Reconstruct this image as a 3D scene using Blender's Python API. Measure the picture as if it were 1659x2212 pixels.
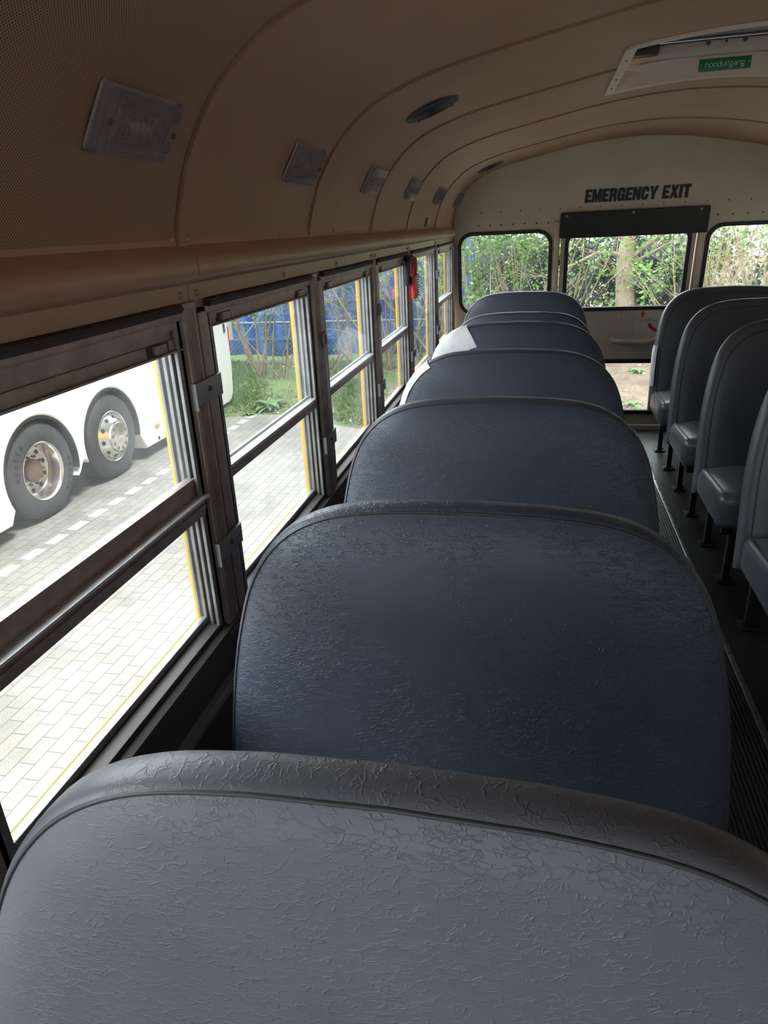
import bpy, bmesh, math, random
from math import sin, cos, pi, radians as rad
from mathutils import Vector, Matrix, noise
random.seed(7)
S = bpy.context.scene
COL = S.collection
for o in list(bpy.data.objects): bpy.data.objects.remove(o)

# ------------------------------------------------------------------ camera, world, light, exposure
IMG_W, IMG_H, FPX = 1659, 2212, 1499.35
CAM = Vector((-0.5304, -1.0476, 1.4389)); YAW, PIT, ROLL = 0.22756, 0.38759, -0.04893
cd = bpy.data.cameras.new('camera'); cam = bpy.data.objects.new('camera', cd); COL.objects.link(cam)
fw = Vector((-sin(YAW)*cos(PIT), cos(YAW)*cos(PIT), -sin(PIT)))
ri = Vector((cos(YAW), sin(YAW), 0)); up = ri.cross(fw)
r2 = cos(ROLL)*ri + sin(ROLL)*up; u2 = -sin(ROLL)*ri + cos(ROLL)*up
cam.matrix_world = Matrix(((r2.x, u2.x, -fw.x, CAM.x), (r2.y, u2.y, -fw.y, CAM.y), (r2.z, u2.z, -fw.z, CAM.z), (0, 0, 0, 1)))
cd.sensor_fit = 'VERTICAL'; cd.sensor_height = 36.0; cd.lens = FPX / IMG_H * 36.0
cd.clip_start = 0.02; cd.clip_end = 200
S.camera = cam

W = bpy.data.worlds.new('overcast_sky'); S.world = W; W.use_nodes = True
nt = W.node_tree; bg = nt.nodes['Background']
tc = nt.nodes.new('ShaderNodeTexCoord'); nz = nt.nodes.new('ShaderNodeTexNoise'); nz.inputs['Scale'].default_value = 2.2; nz.inputs['Detail'].default_value = 5
cr = nt.nodes.new('ShaderNodeValToRGB'); cr.color_ramp.elements[0].color = (.80, .90, 1.0, 1); cr.color_ramp.elements[1].color = (1, 1, 1, 1)
cr.color_ramp.elements[0].position = .35; cr.color_ramp.elements[1].position = .6
nt.links.new(tc.outputs['Generated'], nz.inputs['Vector']); nt.links.new(nz.outputs['Fac'], cr.inputs['Fac']); nt.links.new(cr.outputs['Color'], bg.inputs['Color'])
bg.inputs['Strength'].default_value = 1.0
# added sky gradient to shape the cabin light: brighter left, darker right
gr = nt.nodes.new('ShaderNodeMapRange'); gr.inputs['From Min'].default_value = -.45; gr.inputs['From Max'].default_value = .9; gr.inputs['To Min'].default_value = .12; gr.inputs['To Max'].default_value = 3.4
dv = nt.nodes.new('ShaderNodeVectorMath'); dv.operation = 'DOT_PRODUCT'; dv.inputs[1].default_value = (-1.0, .12, .12); nt.links.new(tc.outputs['Generated'], dv.inputs[0])
nt.links.new(dv.outputs['Value'], gr.inputs[0]); nt.links.new(gr.outputs[0], bg.inputs['Strength'])
sd = bpy.data.lights.new('veiled_sun', 'SUN'); sd.energy = 1.7; sd.angle = rad(12); sd.color = (1, .96, .9)
sun = bpy.data.objects.new('veiled_sun', sd); COL.objects.link(sun); sun.rotation_euler = (rad(10), rad(21), 0)
sun.location = (4, -2, 12)

S.view_settings.view_transform = 'Standard'; S.view_settings.look = 'None'
S.view_settings.exposure = 1.72; S.view_settings.gamma = 1; S.view_settings.use_curve_mapping = False
cy = S.cycles
cy.max_bounces = 12; cy.diffuse_bounces = 7; cy.glossy_bounces = 4; cy.transparent_max_bounces = 24; cy.transmission_bounces = 6
cy.sample_clamp_indirect = 6; cy.caustics_reflective = False; cy.caustics_refractive = False
cy.use_denoising = True

# ------------------------------------------------------------------ helpers
class MB:
    def __init__(s): s.v = []; s.f = []; s.uv = None
    def add(s, vs, fs):
        n = len(s.v); s.v += [Vector(p) for p in vs]; s.f += [tuple(i+n for i in f) for f in fs]; return s
    def box(s, a, b, bev=0.0, M=None):
        a = Vector(a); b = Vector(b)
        bm = bmesh.new(); bmesh.ops.create_cube(bm, size=1)
        c = (a+b)/2; d = b-a
        for v in bm.verts: v.co = Vector((v.co.x*d.x, v.co.y*d.y, v.co.z*d.z)) + c
        if bev > 0:
            bmesh.ops.bevel(bm, geom=bm.edges[:], offset=min(bev, .45*min(abs(d.x), abs(d.y), abs(d.z))), segments=2, profile=.6, affect='EDGES', clamp_overlap=True)
        s.bm(bm, M); return s
    def bm(s, bm, M=None):
        bm.verts.index_update()
        s.add([(M @ v.co if M else v.co.copy()) for v in bm.verts], [[v.index for v in f.verts] for f in bm.faces]); bm.free(); return s
    def tube(s, pts, r, n=8, cap=True):
        pts = [Vector(p) for p in pts]; m = len(pts)
        rs = r if isinstance(r, (list, tuple)) else [r]*m
        vs = []; fs = []; t0 = None; nn = None
        for i, p in enumerate(pts):
            t = (pts[min(i+1, m-1)] - pts[max(i-1, 0)]).normalized()
            if nn is None:
                nn = t.orthogonal().normalized()
            else:
                nn = (nn - t*nn.dot(t))
                nn = nn.normalized() if nn.length > 1e-6 else t.orthogonal().normalized()
            b = t.cross(nn)
            for k in range(n):
                a = 2*pi*k/n; vs.append(p + rs[i]*(cos(a)*nn + sin(a)*b))
        for i in range(m-1):
            for k in range(n):
                fs.append((i*n+k, i*n+(k+1) % n, (i+1)*n+(k+1) % n, (i+1)*n+k))
        if cap: fs.append(tuple(range(n-1, -1, -1))); fs.append(tuple((m-1)*n+k for k in range(n)))
        return s.add(vs, fs)
    def prism(s, prof, y0, y1, cap=True):           # prof (x,z) closed polygon, extruded along y
        n = len(prof); vs = [(x, y0, z) for x, z in prof] + [(x, y1, z) for x, z in prof]
        fs = [(i, (i+1) % n, n+(i+1) % n, n+i) for i in range(n)]
        if cap: fs += [tuple(range(n-1, -1, -1)), tuple(range(n, 2*n))]
        return s.add(vs, fs)
    def lathe(s, prof, n=32, M=None, close=False):   # prof (r, h) about z
        vs = []; fs = []; m = len(prof)
        for k in range(n):
            a = 2*pi*k/n
            for r, h in prof:
                p = Vector((r*cos(a), r*sin(a), h)); vs.append(M @ p if M else p)
        for k in range(n):
            k2 = (k+1) % n
            for i in range(m-1 if not close else m):
                j = (i+1) % m; fs.append((k*m+i, k2*m+i, k2*m+j, k*m+j))
        return s.add(vs, fs)
    def mesh(s, me, M=None):
        s.add([(M @ v.co if M else v.co.copy()) for v in me.vertices], [tuple(p.vertices) for p in me.polygons]); return s
    def rbox(s, size, r, loc=(0, 0, 0), M=None, n=6, bulge=None):   # generously rounded box
        bm = bmesh.new(); bmesh.ops.create_cube(bm, size=2)
        bmesh.ops.subdivide_edges(bm, edges=bm.edges[:], cuts=n, use_grid_fill=True)
        h = Vector(size)/2
        for v in bm.verts:
            p = Vector((math.tan(v.co.x*pi/4), math.tan(v.co.y*pi/4), math.tan(v.co.z*pi/4)))
            q = Vector((p.x*h.x, p.y*h.y, p.z*h.z))
            inn = Vector([max(-(h[k]-r), min(h[k]-r, q[k])) for k in range(3)])
            d = q-inn
            v.co = (inn + d.normalized()*r if d.length > 1e-9 else q)
            if bulge: v.co = bulge(v.co, h)
            v.co = v.co + Vector(loc)
        return s.bm(bm, M)

def finish(o, smooth):
    if smooth:
        o.data.polygons.foreach_set('use_smooth', [True]*len(o.data.polygons))
        o.data.set_sharp_from_angle(angle=rad(smooth if smooth is not True else 38))
    o.data.update()

def wpos(o):
    p = Vector((0, 0, 0))
    while o is not None: p = p + o.location; o = o.parent
    return p

def obj(name, mb, m, parent=None, smooth=38):
    me = bpy.data.meshes.new(name)
    off = wpos(parent) if parent else Vector((0, 0, 0))
    me.from_pydata([v-off for v in mb.v], [], mb.f); me.validate()
    bm = bmesh.new(); bm.from_mesh(me); bmesh.ops.recalc_face_normals(bm, faces=bm.faces[:]) if not getattr(mb, 'keep', False) else None; bm.to_mesh(me); bm.free()
    o = bpy.data.objects.new(name, me); COL.objects.link(o)
    if m: me.materials.append(m)
    o.parent = parent
    finish(o, smooth)
    return o

def tag(o, label=None, cat=None, group=None, kind=None):
    if label: o['label'] = label
    if cat: o['category'] = cat
    if group: o['group'] = group
    if kind: o['kind'] = kind
    return o

def thing(name, label, cat, loc=(0, 0, 0), group=None, kind=None):
    o = bpy.data.objects.new(name, None); COL.objects.link(o); o.location = loc
    o.empty_display_size = .1
    return tag(o, label, cat, group, kind)

def struct(name, mb, m, smooth=38): return tag(obj(name, mb, m, None, smooth), kind='structure')

def dup(o, parent=None):
    c = o.copy(); COL.objects.link(c); c.parent = parent
    for ch in list(o.children): dup(ch, c)
    return c

def rr(x0, y0, x1, y1, r, n=7):
    out = []
    for cx, cyy, a0 in ((x1-r, y1-r, 0), (x0+r, y1-r, pi/2), (x0+r, y0+r, pi), (x1-r, y0+r, 1.5*pi)):
        for k in range(n+1):
            a = a0 + pi/2*k/n; out.append((cx+r*cos(a), cyy+r*sin(a)))
    return out

def plate(outer, holes, t, bevel=0.0, grow=0):               # flat plate with holes, z in [-t/2, t/2]
    cu = bpy.data.curves.new('tmp', 'CURVE'); cu.dimensions = '2D'; cu.fill_mode = 'BOTH'; cu.extrude = max(t/2-bevel, 1e-4)
    if bevel: cu.bevel_depth = bevel; cu.bevel_resolution = 1; cu.offset = -bevel
    if grow: cu.offset = grow
    for loop in [outer]+list(holes):
        sp = cu.splines.new('POLY'); sp.points.add(len(loop)-1)
        for p, (x, y) in zip(sp.points, loop): p.co = (x, y, 0, 1)
        sp.use_cyclic_u = True
    return conv(cu)

def conv(cu):
    o = bpy.data.objects.new('tmp', cu); COL.objects.link(o)
    dg = bpy.context.evaluated_depsgraph_get(); dg.update()
    me = bpy.data.meshes.new_from_object(o.evaluated_get(dg))
    bpy.data.objects.remove(o); return me

def text(body, size, t=.001, offset=0, align='CENTER', spacing=1.0):
    cu = bpy.data.curves.new('tmp', 'FONT'); cu.body = body; cu.size = size; cu.extrude = t/2; cu.offset = offset
    cu.align_x = align; cu.align_y = 'CENTER'; cu.space_character = spacing; cu.resolution_u = 4
    return conv(cu)

def fit(me, w, h, shear=0):                          # scale text mesh to w x h about its centre
    xs = [v.co.x for v in me.vertices]; ys = [v.co.y for v in me.vertices]
    cx, cyy = (min(xs)+max(xs))/2, (min(ys)+max(ys))/2; sx = w/(max(xs)-min(xs)); sy = h/(max(ys)-min(ys))
    for v in me.vertices:
        y = (v.co.y-cyy)*sy; v.co = ((v.co.x-cx)*sx + shear*y, y, v.co.z)
    return me

# ------------------------------------------------------------------ materials
def mat(name, c, rough=.5, metal=0, c2=None, vscale=8, vdetail=4, bump=0, bscale=60, spec=.5, lo=.35, hi=.65, coat=0):
    m = bpy.data.materials.new(name); m.use_nodes = True; t = m.node_tree; b = t.nodes['Principled BSDF']
    b.inputs['Base Color'].default_value = (*c, 1); b.inputs['Roughness'].default_value = rough; b.inputs['Metallic'].default_value = metal
    b.inputs['Specular IOR Level'].default_value = spec; b.inputs['Coat Weight'].default_value = coat
    g = t.nodes.new('ShaderNodeNewGeometry')
    if c2:
        n = t.nodes.new('ShaderNodeTexNoise'); n.inputs['Scale'].default_value = vscale; n.inputs['Detail'].default_value = vdetail
        r = t.nodes.new('ShaderNodeValToRGB'); r.color_ramp.elements[0].position = lo; r.color_ramp.elements[1].position = hi
        r.color_ramp.elements[0].color = (*c, 1); r.color_ramp.elements[1].color = (*c2, 1)
        t.links.new(g.outputs['Position'], n.inputs['Vector']); t.links.new(n.outputs['Fac'], r.inputs['Fac']); t.links.new(r.outputs['Color'], b.inputs['Base Color'])
    if bump:
        n2 = t.nodes.new('ShaderNodeTexNoise'); n2.inputs['Scale'].default_value = bscale; n2.inputs['Detail'].default_value = 5
        bp = t.nodes.new('ShaderNodeBump'); bp.inputs['Strength'].default_value = bump; bp.inputs['Distance'].default_value = .004
        t.links.new(g.outputs['Position'], n2.inputs['Vector']); t.links.new(n2.outputs['Fac'], bp.inputs['Height']); t.links.new(bp.outputs['Normal'], b.inputs['Normal'])
    return m

def leather(name, c, c2, wr=.5, rough=.42):
    m = mat(name, c, rough, c2=c2, vscale=3.5, vdetail=6, spec=.5); t = m.node_tree; b = t.nodes['Principled BSDF']
    N = t.nodes.new; L = t.links.new
    g = N('ShaderNodeNewGeometry')
    acc = None
    for rot, scl, vs_, seed in (((0, .5, 0), (1, 1, 2.6), 62, 0), ((0, -.7, 0), (1, 1, 2.2), 78, 7), ((0, 1.35, 0), (1, 1, 2.4), 90, 3)):
        mp = N('ShaderNodeMapping'); mp.inputs['Scale'].default_value = scl; mp.inputs['Rotation'].default_value = rot; mp.inputs['Location'].default_value = (seed, seed*.3, 0)
        L(g.outputs['Position'], mp.inputs['Vector'])
        dn = N('ShaderNodeTexNoise'); dn.inputs['Scale'].default_value = 30; dn.inputs['Detail'].default_value = 3; L(g.outputs['Position'], dn.inputs['Vector'])
        mx = N('ShaderNodeMix'); mx.data_type = 'VECTOR'; mx.inputs['Factor'].default_value = .03; L(mp.outputs['Vector'], mx.inputs[4]); L(dn.outputs['Color'], mx.inputs[5])
        vo = N('ShaderNodeTexVoronoi'); vo.feature = 'DISTANCE_TO_EDGE'; vo.inputs['Scale'].default_value = vs_; L(mx.outputs[1], vo.inputs['Vector'])
        mr = N('ShaderNodeMapRange'); mr.inputs['From Min'].default_value = 0; mr.inputs['From Max'].default_value = .09; mr.inputs['To Min'].default_value = 1; mr.inputs['To Max'].default_value = 0; mr.interpolation_type = 'SMOOTHSTEP'; L(vo.outputs['Distance'], mr.inputs['Value'])
        mk = N('ShaderNodeTexNoise'); mk.inputs['Scale'].default_value = 46; mk.inputs['Detail'].default_value = 2; L(mp.outputs['Vector'], mk.inputs['Vector'])
        mk2 = N('ShaderNodeMapRange'); mk2.inputs['From Min'].default_value = .50; mk2.inputs['From Max'].default_value = .62; L(mk.outputs['Fac'], mk2.inputs['Value'])
        ml = N('ShaderNodeMath'); ml.operation = 'MULTIPLY'; L(mr.outputs['Result'], ml.inputs[0]); L(mk2.outputs['Result'], ml.inputs[1])
        if acc is None: acc = ml
        else:
            mxm = N('ShaderNodeMath'); mxm.operation = 'MAXIMUM'; L(acc.outputs[0], mxm.inputs[0]); L(ml.outputs[0], mxm.inputs[1]); acc = mxm
    bm_ = N('ShaderNodeTexNoise'); bm_.inputs['Scale'].default_value = 4.5; bm_.inputs['Detail'].default_value = 3; L(g.outputs['Position'], bm_.inputs['Vector'])
    bm2 = N('ShaderNodeMapRange'); bm2.inputs['From Min'].default_value = .38; bm2.inputs['From Max'].default_value = .58; bm2.inputs['To Min'].default_value = .1; L(bm_.outputs['Fac'], bm2.inputs['Value'])
    ml = N('ShaderNodeMath'); ml.operation = 'MULTIPLY'; L(acc.outputs[0], ml.inputs[0]); L(bm2.outputs['Result'], ml.inputs[1])
    fn = N('ShaderNodeTexNoise'); fn.inputs['Scale'].default_value = 420; fn.inputs['Detail'].default_value = 2
    L(g.outputs['Position'], fn.inputs['Vector'])
    wv = N('ShaderNodeTexNoise'); wv.inputs['Scale'].default_value = 14; wv.inputs['Detail'].default_value = 2; L(g.outputs['Position'], wv.inputs['Vector'])
    a1 = N('ShaderNodeMath'); a1.operation = 'MULTIPLY_ADD'; a1.inputs[1].default_value = .18; L(fn.outputs['Fac'], a1.inputs[0]); L(ml.outputs[0], a1.inputs[2])
    a2 = N('ShaderNodeMath'); a2.operation = 'MULTIPLY_ADD'; a2.inputs[1].default_value = .8; L(wv.outputs['Fac'], a2.inputs[0]); L(a1.outputs[0], a2.inputs[2])
    bp = N('ShaderNodeBump'); bp.inputs['Strength'].default_value = wr; bp.inputs['Distance'].default_value = .0022
    L(a2.outputs[0], bp.inputs['Height']); L(bp.outputs['Normal'], b.inputs['Normal'])
    return m

def glass(name, haze=.04, refl=1.0):
    m = bpy.data.materials.new(name); m.use_nodes = True; t = m.node_tree; N = t.nodes.new; L = t.links.new
    t.nodes.remove(t.nodes['Principled BSDF']); out = t.nodes['Material Output']
    tr = N('ShaderNodeBsdfTransparent'); tr.inputs['Color'].default_value = (.93, .96, .95, 1)
    gl = N('ShaderNodeBsdfGlossy'); gl.inputs['Roughness'].default_value = .01; gl.inputs['Color'].default_value = (.95, .97, 1, 1)
    df = N('ShaderNodeBsdfTranslucent'); df.inputs['Color'].default_value = (.8, .82, .85, 1)
    gg = N('ShaderNodeNewGeometry'); dt = N('ShaderNodeVectorMath'); dt.operation = 'DOT_PRODUCT'; L(gg.outputs['Normal'], dt.inputs[0]); L(gg.outputs['Incoming'], dt.inputs[1])
    ab = N('ShaderNodeMath'); ab.operation = 'ABSOLUTE'; L(dt.outputs['Value'], ab.inputs[0])
    om = N('ShaderNodeMath'); om.operation = 'SUBTRACT'; om.inputs[0].default_value = 1; L(ab.outputs[0], om.inputs[1])
    pw = N('ShaderNodeMath'); pw.operation = 'POWER'; pw.inputs[1].default_value = 5; L(om.outputs[0], pw.inputs[0])
    sc = N('ShaderNodeMath'); sc.operation = 'MULTIPLY_ADD'; sc.inputs[1].default_value = .96*refl; sc.inputs[2].default_value = .04*refl; L(pw.outputs[0], sc.inputs[0])
    mu = N('ShaderNodeMath'); mu.operation = 'MINIMUM'; mu.inputs[1].default_value = .9; L(sc.outputs[0], mu.inputs[0])
    g = N('ShaderNodeNewGeometry'); nz = N('ShaderNodeTexNoise'); nz.inputs['Scale'].default_value = 6; nz.inputs['Detail'].default_value = 6; L(g.outputs['Position'], nz.inputs['Vector'])
    mr = N('ShaderNodeMapRange'); mr.inputs['From Min'].default_value = .4; mr.inputs['From Max'].default_value = .75; mr.inputs['To Min'].default_value = haze*.3; mr.inputs['To Max'].default_value = haze*2; L(nz.outputs['Fac'], mr.inputs['Value'])
    m1 = N('ShaderNodeMixShader'); L(mr.outputs['Result'], m1.inputs[0]); L(tr.outputs[0], m1.inputs[1]); L(df.outputs[0], m1.inputs[2])
    m2 = N('ShaderNodeMixShader'); L(mu.outputs[0], m2.inputs[0]); L(m1.outputs[0], m2.inputs[1]); L(gl.outputs[0], m2.inputs[2])
    L(m2.outputs[0], out.inputs['Surface']); return m

def clear_plastic(name, c, fac=.5):
    m = bpy.data.materials.new(name); m.use_nodes = True; t = m.node_tree; N = t.nodes.new; L = t.links.new
    b = t.nodes['Principled BSDF']; b.inputs['Base Color'].default_value = (*c, 1); b.inputs['Roughness'].default_value = .15
    tr = N('ShaderNodeBsdfTransparent'); tr.inputs['Color'].default_value = (.92, .9, .92, 1)
    mx = N('ShaderNodeMixShader'); mx.inputs[0].default_value = fac
    L(tr.outputs[0], mx.inputs[1]); L(b.outputs[0], mx.inputs[2]); L(mx.outputs[0], t.nodes['Material Output'].inputs['Surface']); return m

def leaf_mat(name, c1, c2, c3):
    m = mat(name, c1, .5, spec=.3); t = m.node_tree; b = t.nodes['Principled BSDF']; N = t.nodes.new; L = t.links.new
    g = N('ShaderNodeNewGeometry'); r = N('ShaderNodeValToRGB'); e = r.color_ramp.elements
    e[0].color = (*c1, 1); e[1].color = (*c3, 1); k = e.new(.5); k.color = (*c2, 1)
    L(g.outputs['Random Per Island'], r.inputs['Fac']); L(r.outputs['Color'], b.inputs['Base Color'])
    tl = N('ShaderNodeBsdfTranslucent'); L(r.outputs['Color'], tl.inputs['Color'])
    mx = N('ShaderNodeMixShader'); mx.inputs[0].default_value = .35; L(b.outputs[0], mx.inputs[1]); L(tl.outputs[0], mx.inputs[2])
    L(mx.outputs[0], t.nodes['Material Output'].inputs['Surface']); return m

M = {}
M['beige'] = mat('beige_paint', (.40, .235, .15), .5, c2=(.34, .195, .12), vscale=2.5, bump=.05, bscale=120)
M['trim'] = mat('beige_trim_paint', (.47, .285, .19), .36, c2=(.40, .24, .155), vscale=4)
M['rearpaint'] = mat('pale_beige_paint', (.62, .53, .41), .45, c2=(.54, .46, .35), vscale=3)
M['white'] = mat('off_white_plastic', (.62, .58, .54), .4)
M['lowwall'] = mat('brown_wall_metal', (.085, .073, .07), .5, c2=(.06, .05, .047), vscale=5, spec=.4)
M['alu'] = mat('worn_aluminium', (.34, .335, .335), .48, .5, c2=(.25, .24, .24), vscale=30)
M['frame'] = mat('brown_anodised_frame', (.47, .375, .345), .42, .3, c2=(.36, .28, .255), vscale=25)
M['rail'] = mat('sky_lit_rail_aluminium', (.80, .80, .82), .30, .25, c2=(.66, .66, .68), vscale=30)  # sky light on the window ledge tops put into a brighter base colour
M['clip'] = mat('grey_clip_metal', (.36, .35, .36), .45, .5)
M['tan'] = mat('tan_strip', (.36, .26, .15), .6)
M['rubber'] = mat('black_rubber', (.016, .016, .017), .55)
M['roll'] = mat('dark_seal_rubber', (.05, .04, .037), .6, bump=.3, bscale=60)
M['vinyl'] = mat('charcoal_vinyl_pad', (.013, .012, .012), .55, bump=.15, bscale=300)
M['yellow'] = mat('school_yellow_paint', (.82, .46, .035), .4)
M['leather'] = leather('grey_bench_vinyl', (.066, .080, .116), (.055, .067, .098))
M['leather1'] = leather('front_lit_grey_bench_vinyl', (.130, .130, .152), (.110, .112, .134), .28)  # front light on the nearest bench put into a lighter vinyl colour
M['leather_s'] = mat('smooth_grey_bench_vinyl', (.092, .096, .115), .36, c2=(.078, .083, .10), vscale=5, bump=.12, bscale=25)
M['pipe'] = mat('dark_welt_piping', (.05, .05, .055), .45)
M['tape'] = mat('pale_grey_tape', (.78, .78, .81), .4, c2=(.66, .66, .70), vscale=14, bump=.8, bscale=28)
M['blackm'] = mat('black_painted_steel', (.018, .018, .018), .45)
M['chrome'] = mat('chrome', (.75, .73, .70), .12, 1)
M['steel'] = mat('steel_strip', (.45, .46, .48), .32, .9, c2=(.35, .36, .38), vscale=40)
M['screw'] = mat('dull_screw_metal', (.10, .085, .07), .5, .5)
M['brass'] = mat('brass_snap', (.42, .38, .26), .35, .8)
M['glass'] = glass('side_window_glass', .02, .6)
M['rglass'] = glass('rear_window_glass', .02, .6)
M['black'] = mat('black_lettering', (.012, .011, .011), .5)
M['red'] = mat('red_plastic', (.62, .018, .016), .38)
M['redink'] = mat('red_print', (.48, .03, .02), .5)
M['green'] = mat('green_sign', (.006, .20, .06), .35)
M['signtext'] = mat('pale_sign_lettering', (.80, .95, .85), .4)
M['paper'] = mat('white_label_paper', (.70, .68, .64), .6)
M['lens'] = clear_plastic('clear_ribbed_lens', (.40, .32, .33), .36)
M['lampbase'] = mat('lamp_base_metal', (.48, .44, .44), .35, .2)
M['bulb'] = mat('bulb_glass', (.62, .56, .5), .2)
M['grille'] = mat('dark_speaker_grille', (.02, .02, .021), .5)
M['hatchframe'] = mat('pale_hatch_plastic', (.72, .60, .52), .45)
M['hatchlid'] = mat('grey_hatch_panel', (.58, .52, .48), .4)
M['well'] = mat('hatch_top_metal', (.40, .40, .42), .35, .2)
# floor: dark rubber with scuffs
M['floor'] = mat('dark_rubber_floor', (.020, .021, .022), .38, c2=(.034, .035, .035), vscale=16, vdetail=8, bump=.3, bscale=90, lo=.4, hi=.75)
M['rib'] = mat('ribbed_aisle_rubber', (.020, .020, .021), .42)

def flecks(m):
    t = m.node_tree; b = t.nodes['Principled BSDF']; N = t.nodes.new; L = t.links.new; base = b.inputs['Base Color'].links[0].from_socket
    g = N('ShaderNodeNewGeometry'); vo = N('ShaderNodeTexVoronoi'); vo.inputs['Scale'].default_value = 95; L(g.outputs['Position'], vo.inputs['Vector'])
    r = N('ShaderNodeMapRange'); r.inputs['From Min'].default_value = .20; r.inputs['From Max'].default_value = .12; L(vo.outputs['Distance'], r.inputs['Value'])
    sp = N('ShaderNodeSeparateColor'); L(vo.outputs['Color'], sp.inputs[0]); th = N('ShaderNodeMath'); th.operation = 'GREATER_THAN'; th.inputs[1].default_value = .90; L(sp.outputs[0], th.inputs[0])
    ml = N('ShaderNodeMath'); ml.operation = 'MULTIPLY'; L(r.outputs[0], ml.inputs[0]); L(th.outputs[0], ml.inputs[1])
    mx = N('ShaderNodeMix'); mx.data_type = 'RGBA'; mx.inputs[7].default_value = (.30, .27, .22, 1); L(ml.outputs[0], mx.inputs['Factor']); L(base, mx.inputs[6]); L(mx.outputs[2], b.inputs['Base Color'])
flecks(M['floor'])
def perforated():
    m = mat('perforated_ceiling_sheet', (.40, .235, .15), .5, spec=.4); t = m.node_tree; b = t.nodes['Principled BSDF']; N = t.nodes.new; L = t.links.new
    uv = N('ShaderNodeUVMap'); mp = N('ShaderNodeMapping'); mp.inputs['Rotation'].default_value = (0, 0, 0); mp.inputs['Scale'].default_value = (1/.0034,)*3
    L(uv.outputs[0], mp.inputs[0]); vo = N('ShaderNodeTexVoronoi'); vo.voronoi_dimensions = '2D'; vo.inputs['Randomness'].default_value = 0; vo.inputs['Scale'].default_value = 1
    mp.inputs['Rotation'].default_value = (0, 0, rad(45))
    L(mp.outputs[0], vo.inputs['Vector']); r = N('ShaderNodeValToRGB'); r.color_ramp.elements[0].position = .27; r.color_ramp.elements[1].position = .36
    r.color_ramp.elements[0].color = (.12, .075, .045, 1); r.color_ramp.elements[1].color = (.40, .235, .15, 1)
    L(vo.outputs['Distance'], r.inputs[0]); L(r.outputs[0], b.inputs['Base Color']); return m
M['perf'] = perforated()

# ------------------------------------------------------------------ measures of the bus interior (metres; x across, y to the rear, z up)
PIT_W = 0.711; Y0 = 0.082
JY = [Y0 + PIT_W*k for k in range(-5, 4)] + [3.088]       # roof joints / window posts
FRONT = -2.12
LEAN = 0.13884
def yrear(z): return 4.1375 - LEAN*z
RN = math.sqrt(1+LEAN*LEAN)
MR = Matrix(((1, 0, 0, 0), (0, -LEAN/RN, -1/RN, 4.1375), (0, 1/RN, -LEAN/RN, 0), (0, 0, 0, 1)))   # local (x, up, towards the cabin)
def V(z): return z*RN

HALF = [(-1.124, 1.36), (-1.121, 1.44), (-1.100, 1.512), (-1.078, 1.565), (-1.036, 1.628), (-.985, 1.678), (-.925, 1.718), (-.85, 1.748), (-.765, 1.773), (-.65, 1.797), (-.50, 1.825), (-.33, 1.855), (-.16, 1.875), (0.02, 1.883)]
ctrl = HALF + [(.04-x, z) for x, z in HALF[-2::-1]]
def cat(P, n=5):
    out = []
    for i in range(len(P)-1):
        p0, p1, p2, p3 = [Vector(P[max(0, min(len(P)-1, i+k))]) for k in (-1, 0, 1, 2)]
        for j in range(n):
            t = j/n
            out.append(.5*((2*p1)+(p2-p0)*t+(2*p0-5*p1+4*p2-p3)*t*t+(3*p1-p0-3*p2+p3)*t**3))
    out.append(Vector(P[-1])); return out
PROF = cat(ctrl)
def pnorm(i):
    t = (PROF[min(i+1, len(PROF)-1)]-PROF[max(i-1, 0)]).normalized()
    return Vector((t.y, -t.x))                            # inwards / downwards
ARC = [0]
for i in range(1, len(PROF)): ARC.append(ARC[-1]+(PROF[i]-PROF[i-1]).length)
def on_ceiling(x):
    for i in range(len(PROF)-1):
        a, b = PROF[i], PROF[i+1]
        if a.x <= x <= b.x and a.x < .9:
            t = (x-a.x)/(b.x-a.x); p = a.lerp(b, t); n = pnorm(i).lerp(pnorm(i+1), t).normalized(); return p, n
HX0, HX1, HY0, HY1 = -.30, .42, 1.25, 1.955              # roof hatch opening

# ------------------------------------------------------------------ ceiling panels
def ceiling_panel(ya, yb, last, material):
    rows = [(ya+.0010, -.022), (ya+.0010, .005), (ya+.026, .005), (ya+.032, .0), (ya+.06, 0)]
    cuts = [y for y in (HY0, HY1) if ya+.06 < y < yb-.01]
    rows += [(y, 0) for y in cuts]
    if not last: rows += [(yb-.006, 0), (yb-.006, -.022)]
    else: rows += [(yb, 0)]
    xs = list(range(len(PROF))); vs = []; uvs = []
    pr = [(PROF[i], pnorm(i), ARC[i]) for i in xs]
    for hx in (HX0, HX1):
        p, n = on_ceiling(hx); k = max(i for i, q in enumerate(pr) if q[0].x <= hx); pr.insert(k+1, (p, n, pr[k][2]+(p-pr[k][0]).length))
    for y, d in rows:
        for p, n, s in pr:
            q = p+n*d; yy = yrear(q.y)-.004 if last and y == rows[-1][0] else y
            vs.append((q.x, yy, q.y)); uvs.append((yy, s))
    m = len(pr); fs = []
    for r in range(len(rows)-1):
        for i in range(m-1):
            xm = (pr[i][0].x+pr[i+1][0].x)/2; ym = (rows[r][0]+rows[r+1][0])/2
            if HX0 < xm < HX1 and HY0 < ym < HY1 and rows[r+1][1] > -.001 and rows[r][1] > -.001: continue
            if HX0 < xm < HX1 and HY0 < ym < HY1: continue
            fs.append((r*m+i, r*m+i+1, (r+1)*m+i+1, (r+1)*m+i))
    mb = MB(); mb.add(vs, fs); mb.keep = True
    o = struct('ceiling', mb, material)
    uvl = o.data.uv_layers.new(name='UVMap')
    for l in o.data.loops: uvl.data[l.index].uv = uvs[l.vertex_index]
    return o
edges = [FRONT]+[y for y in JY if y > FRONT+.1]+[None]
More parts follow.
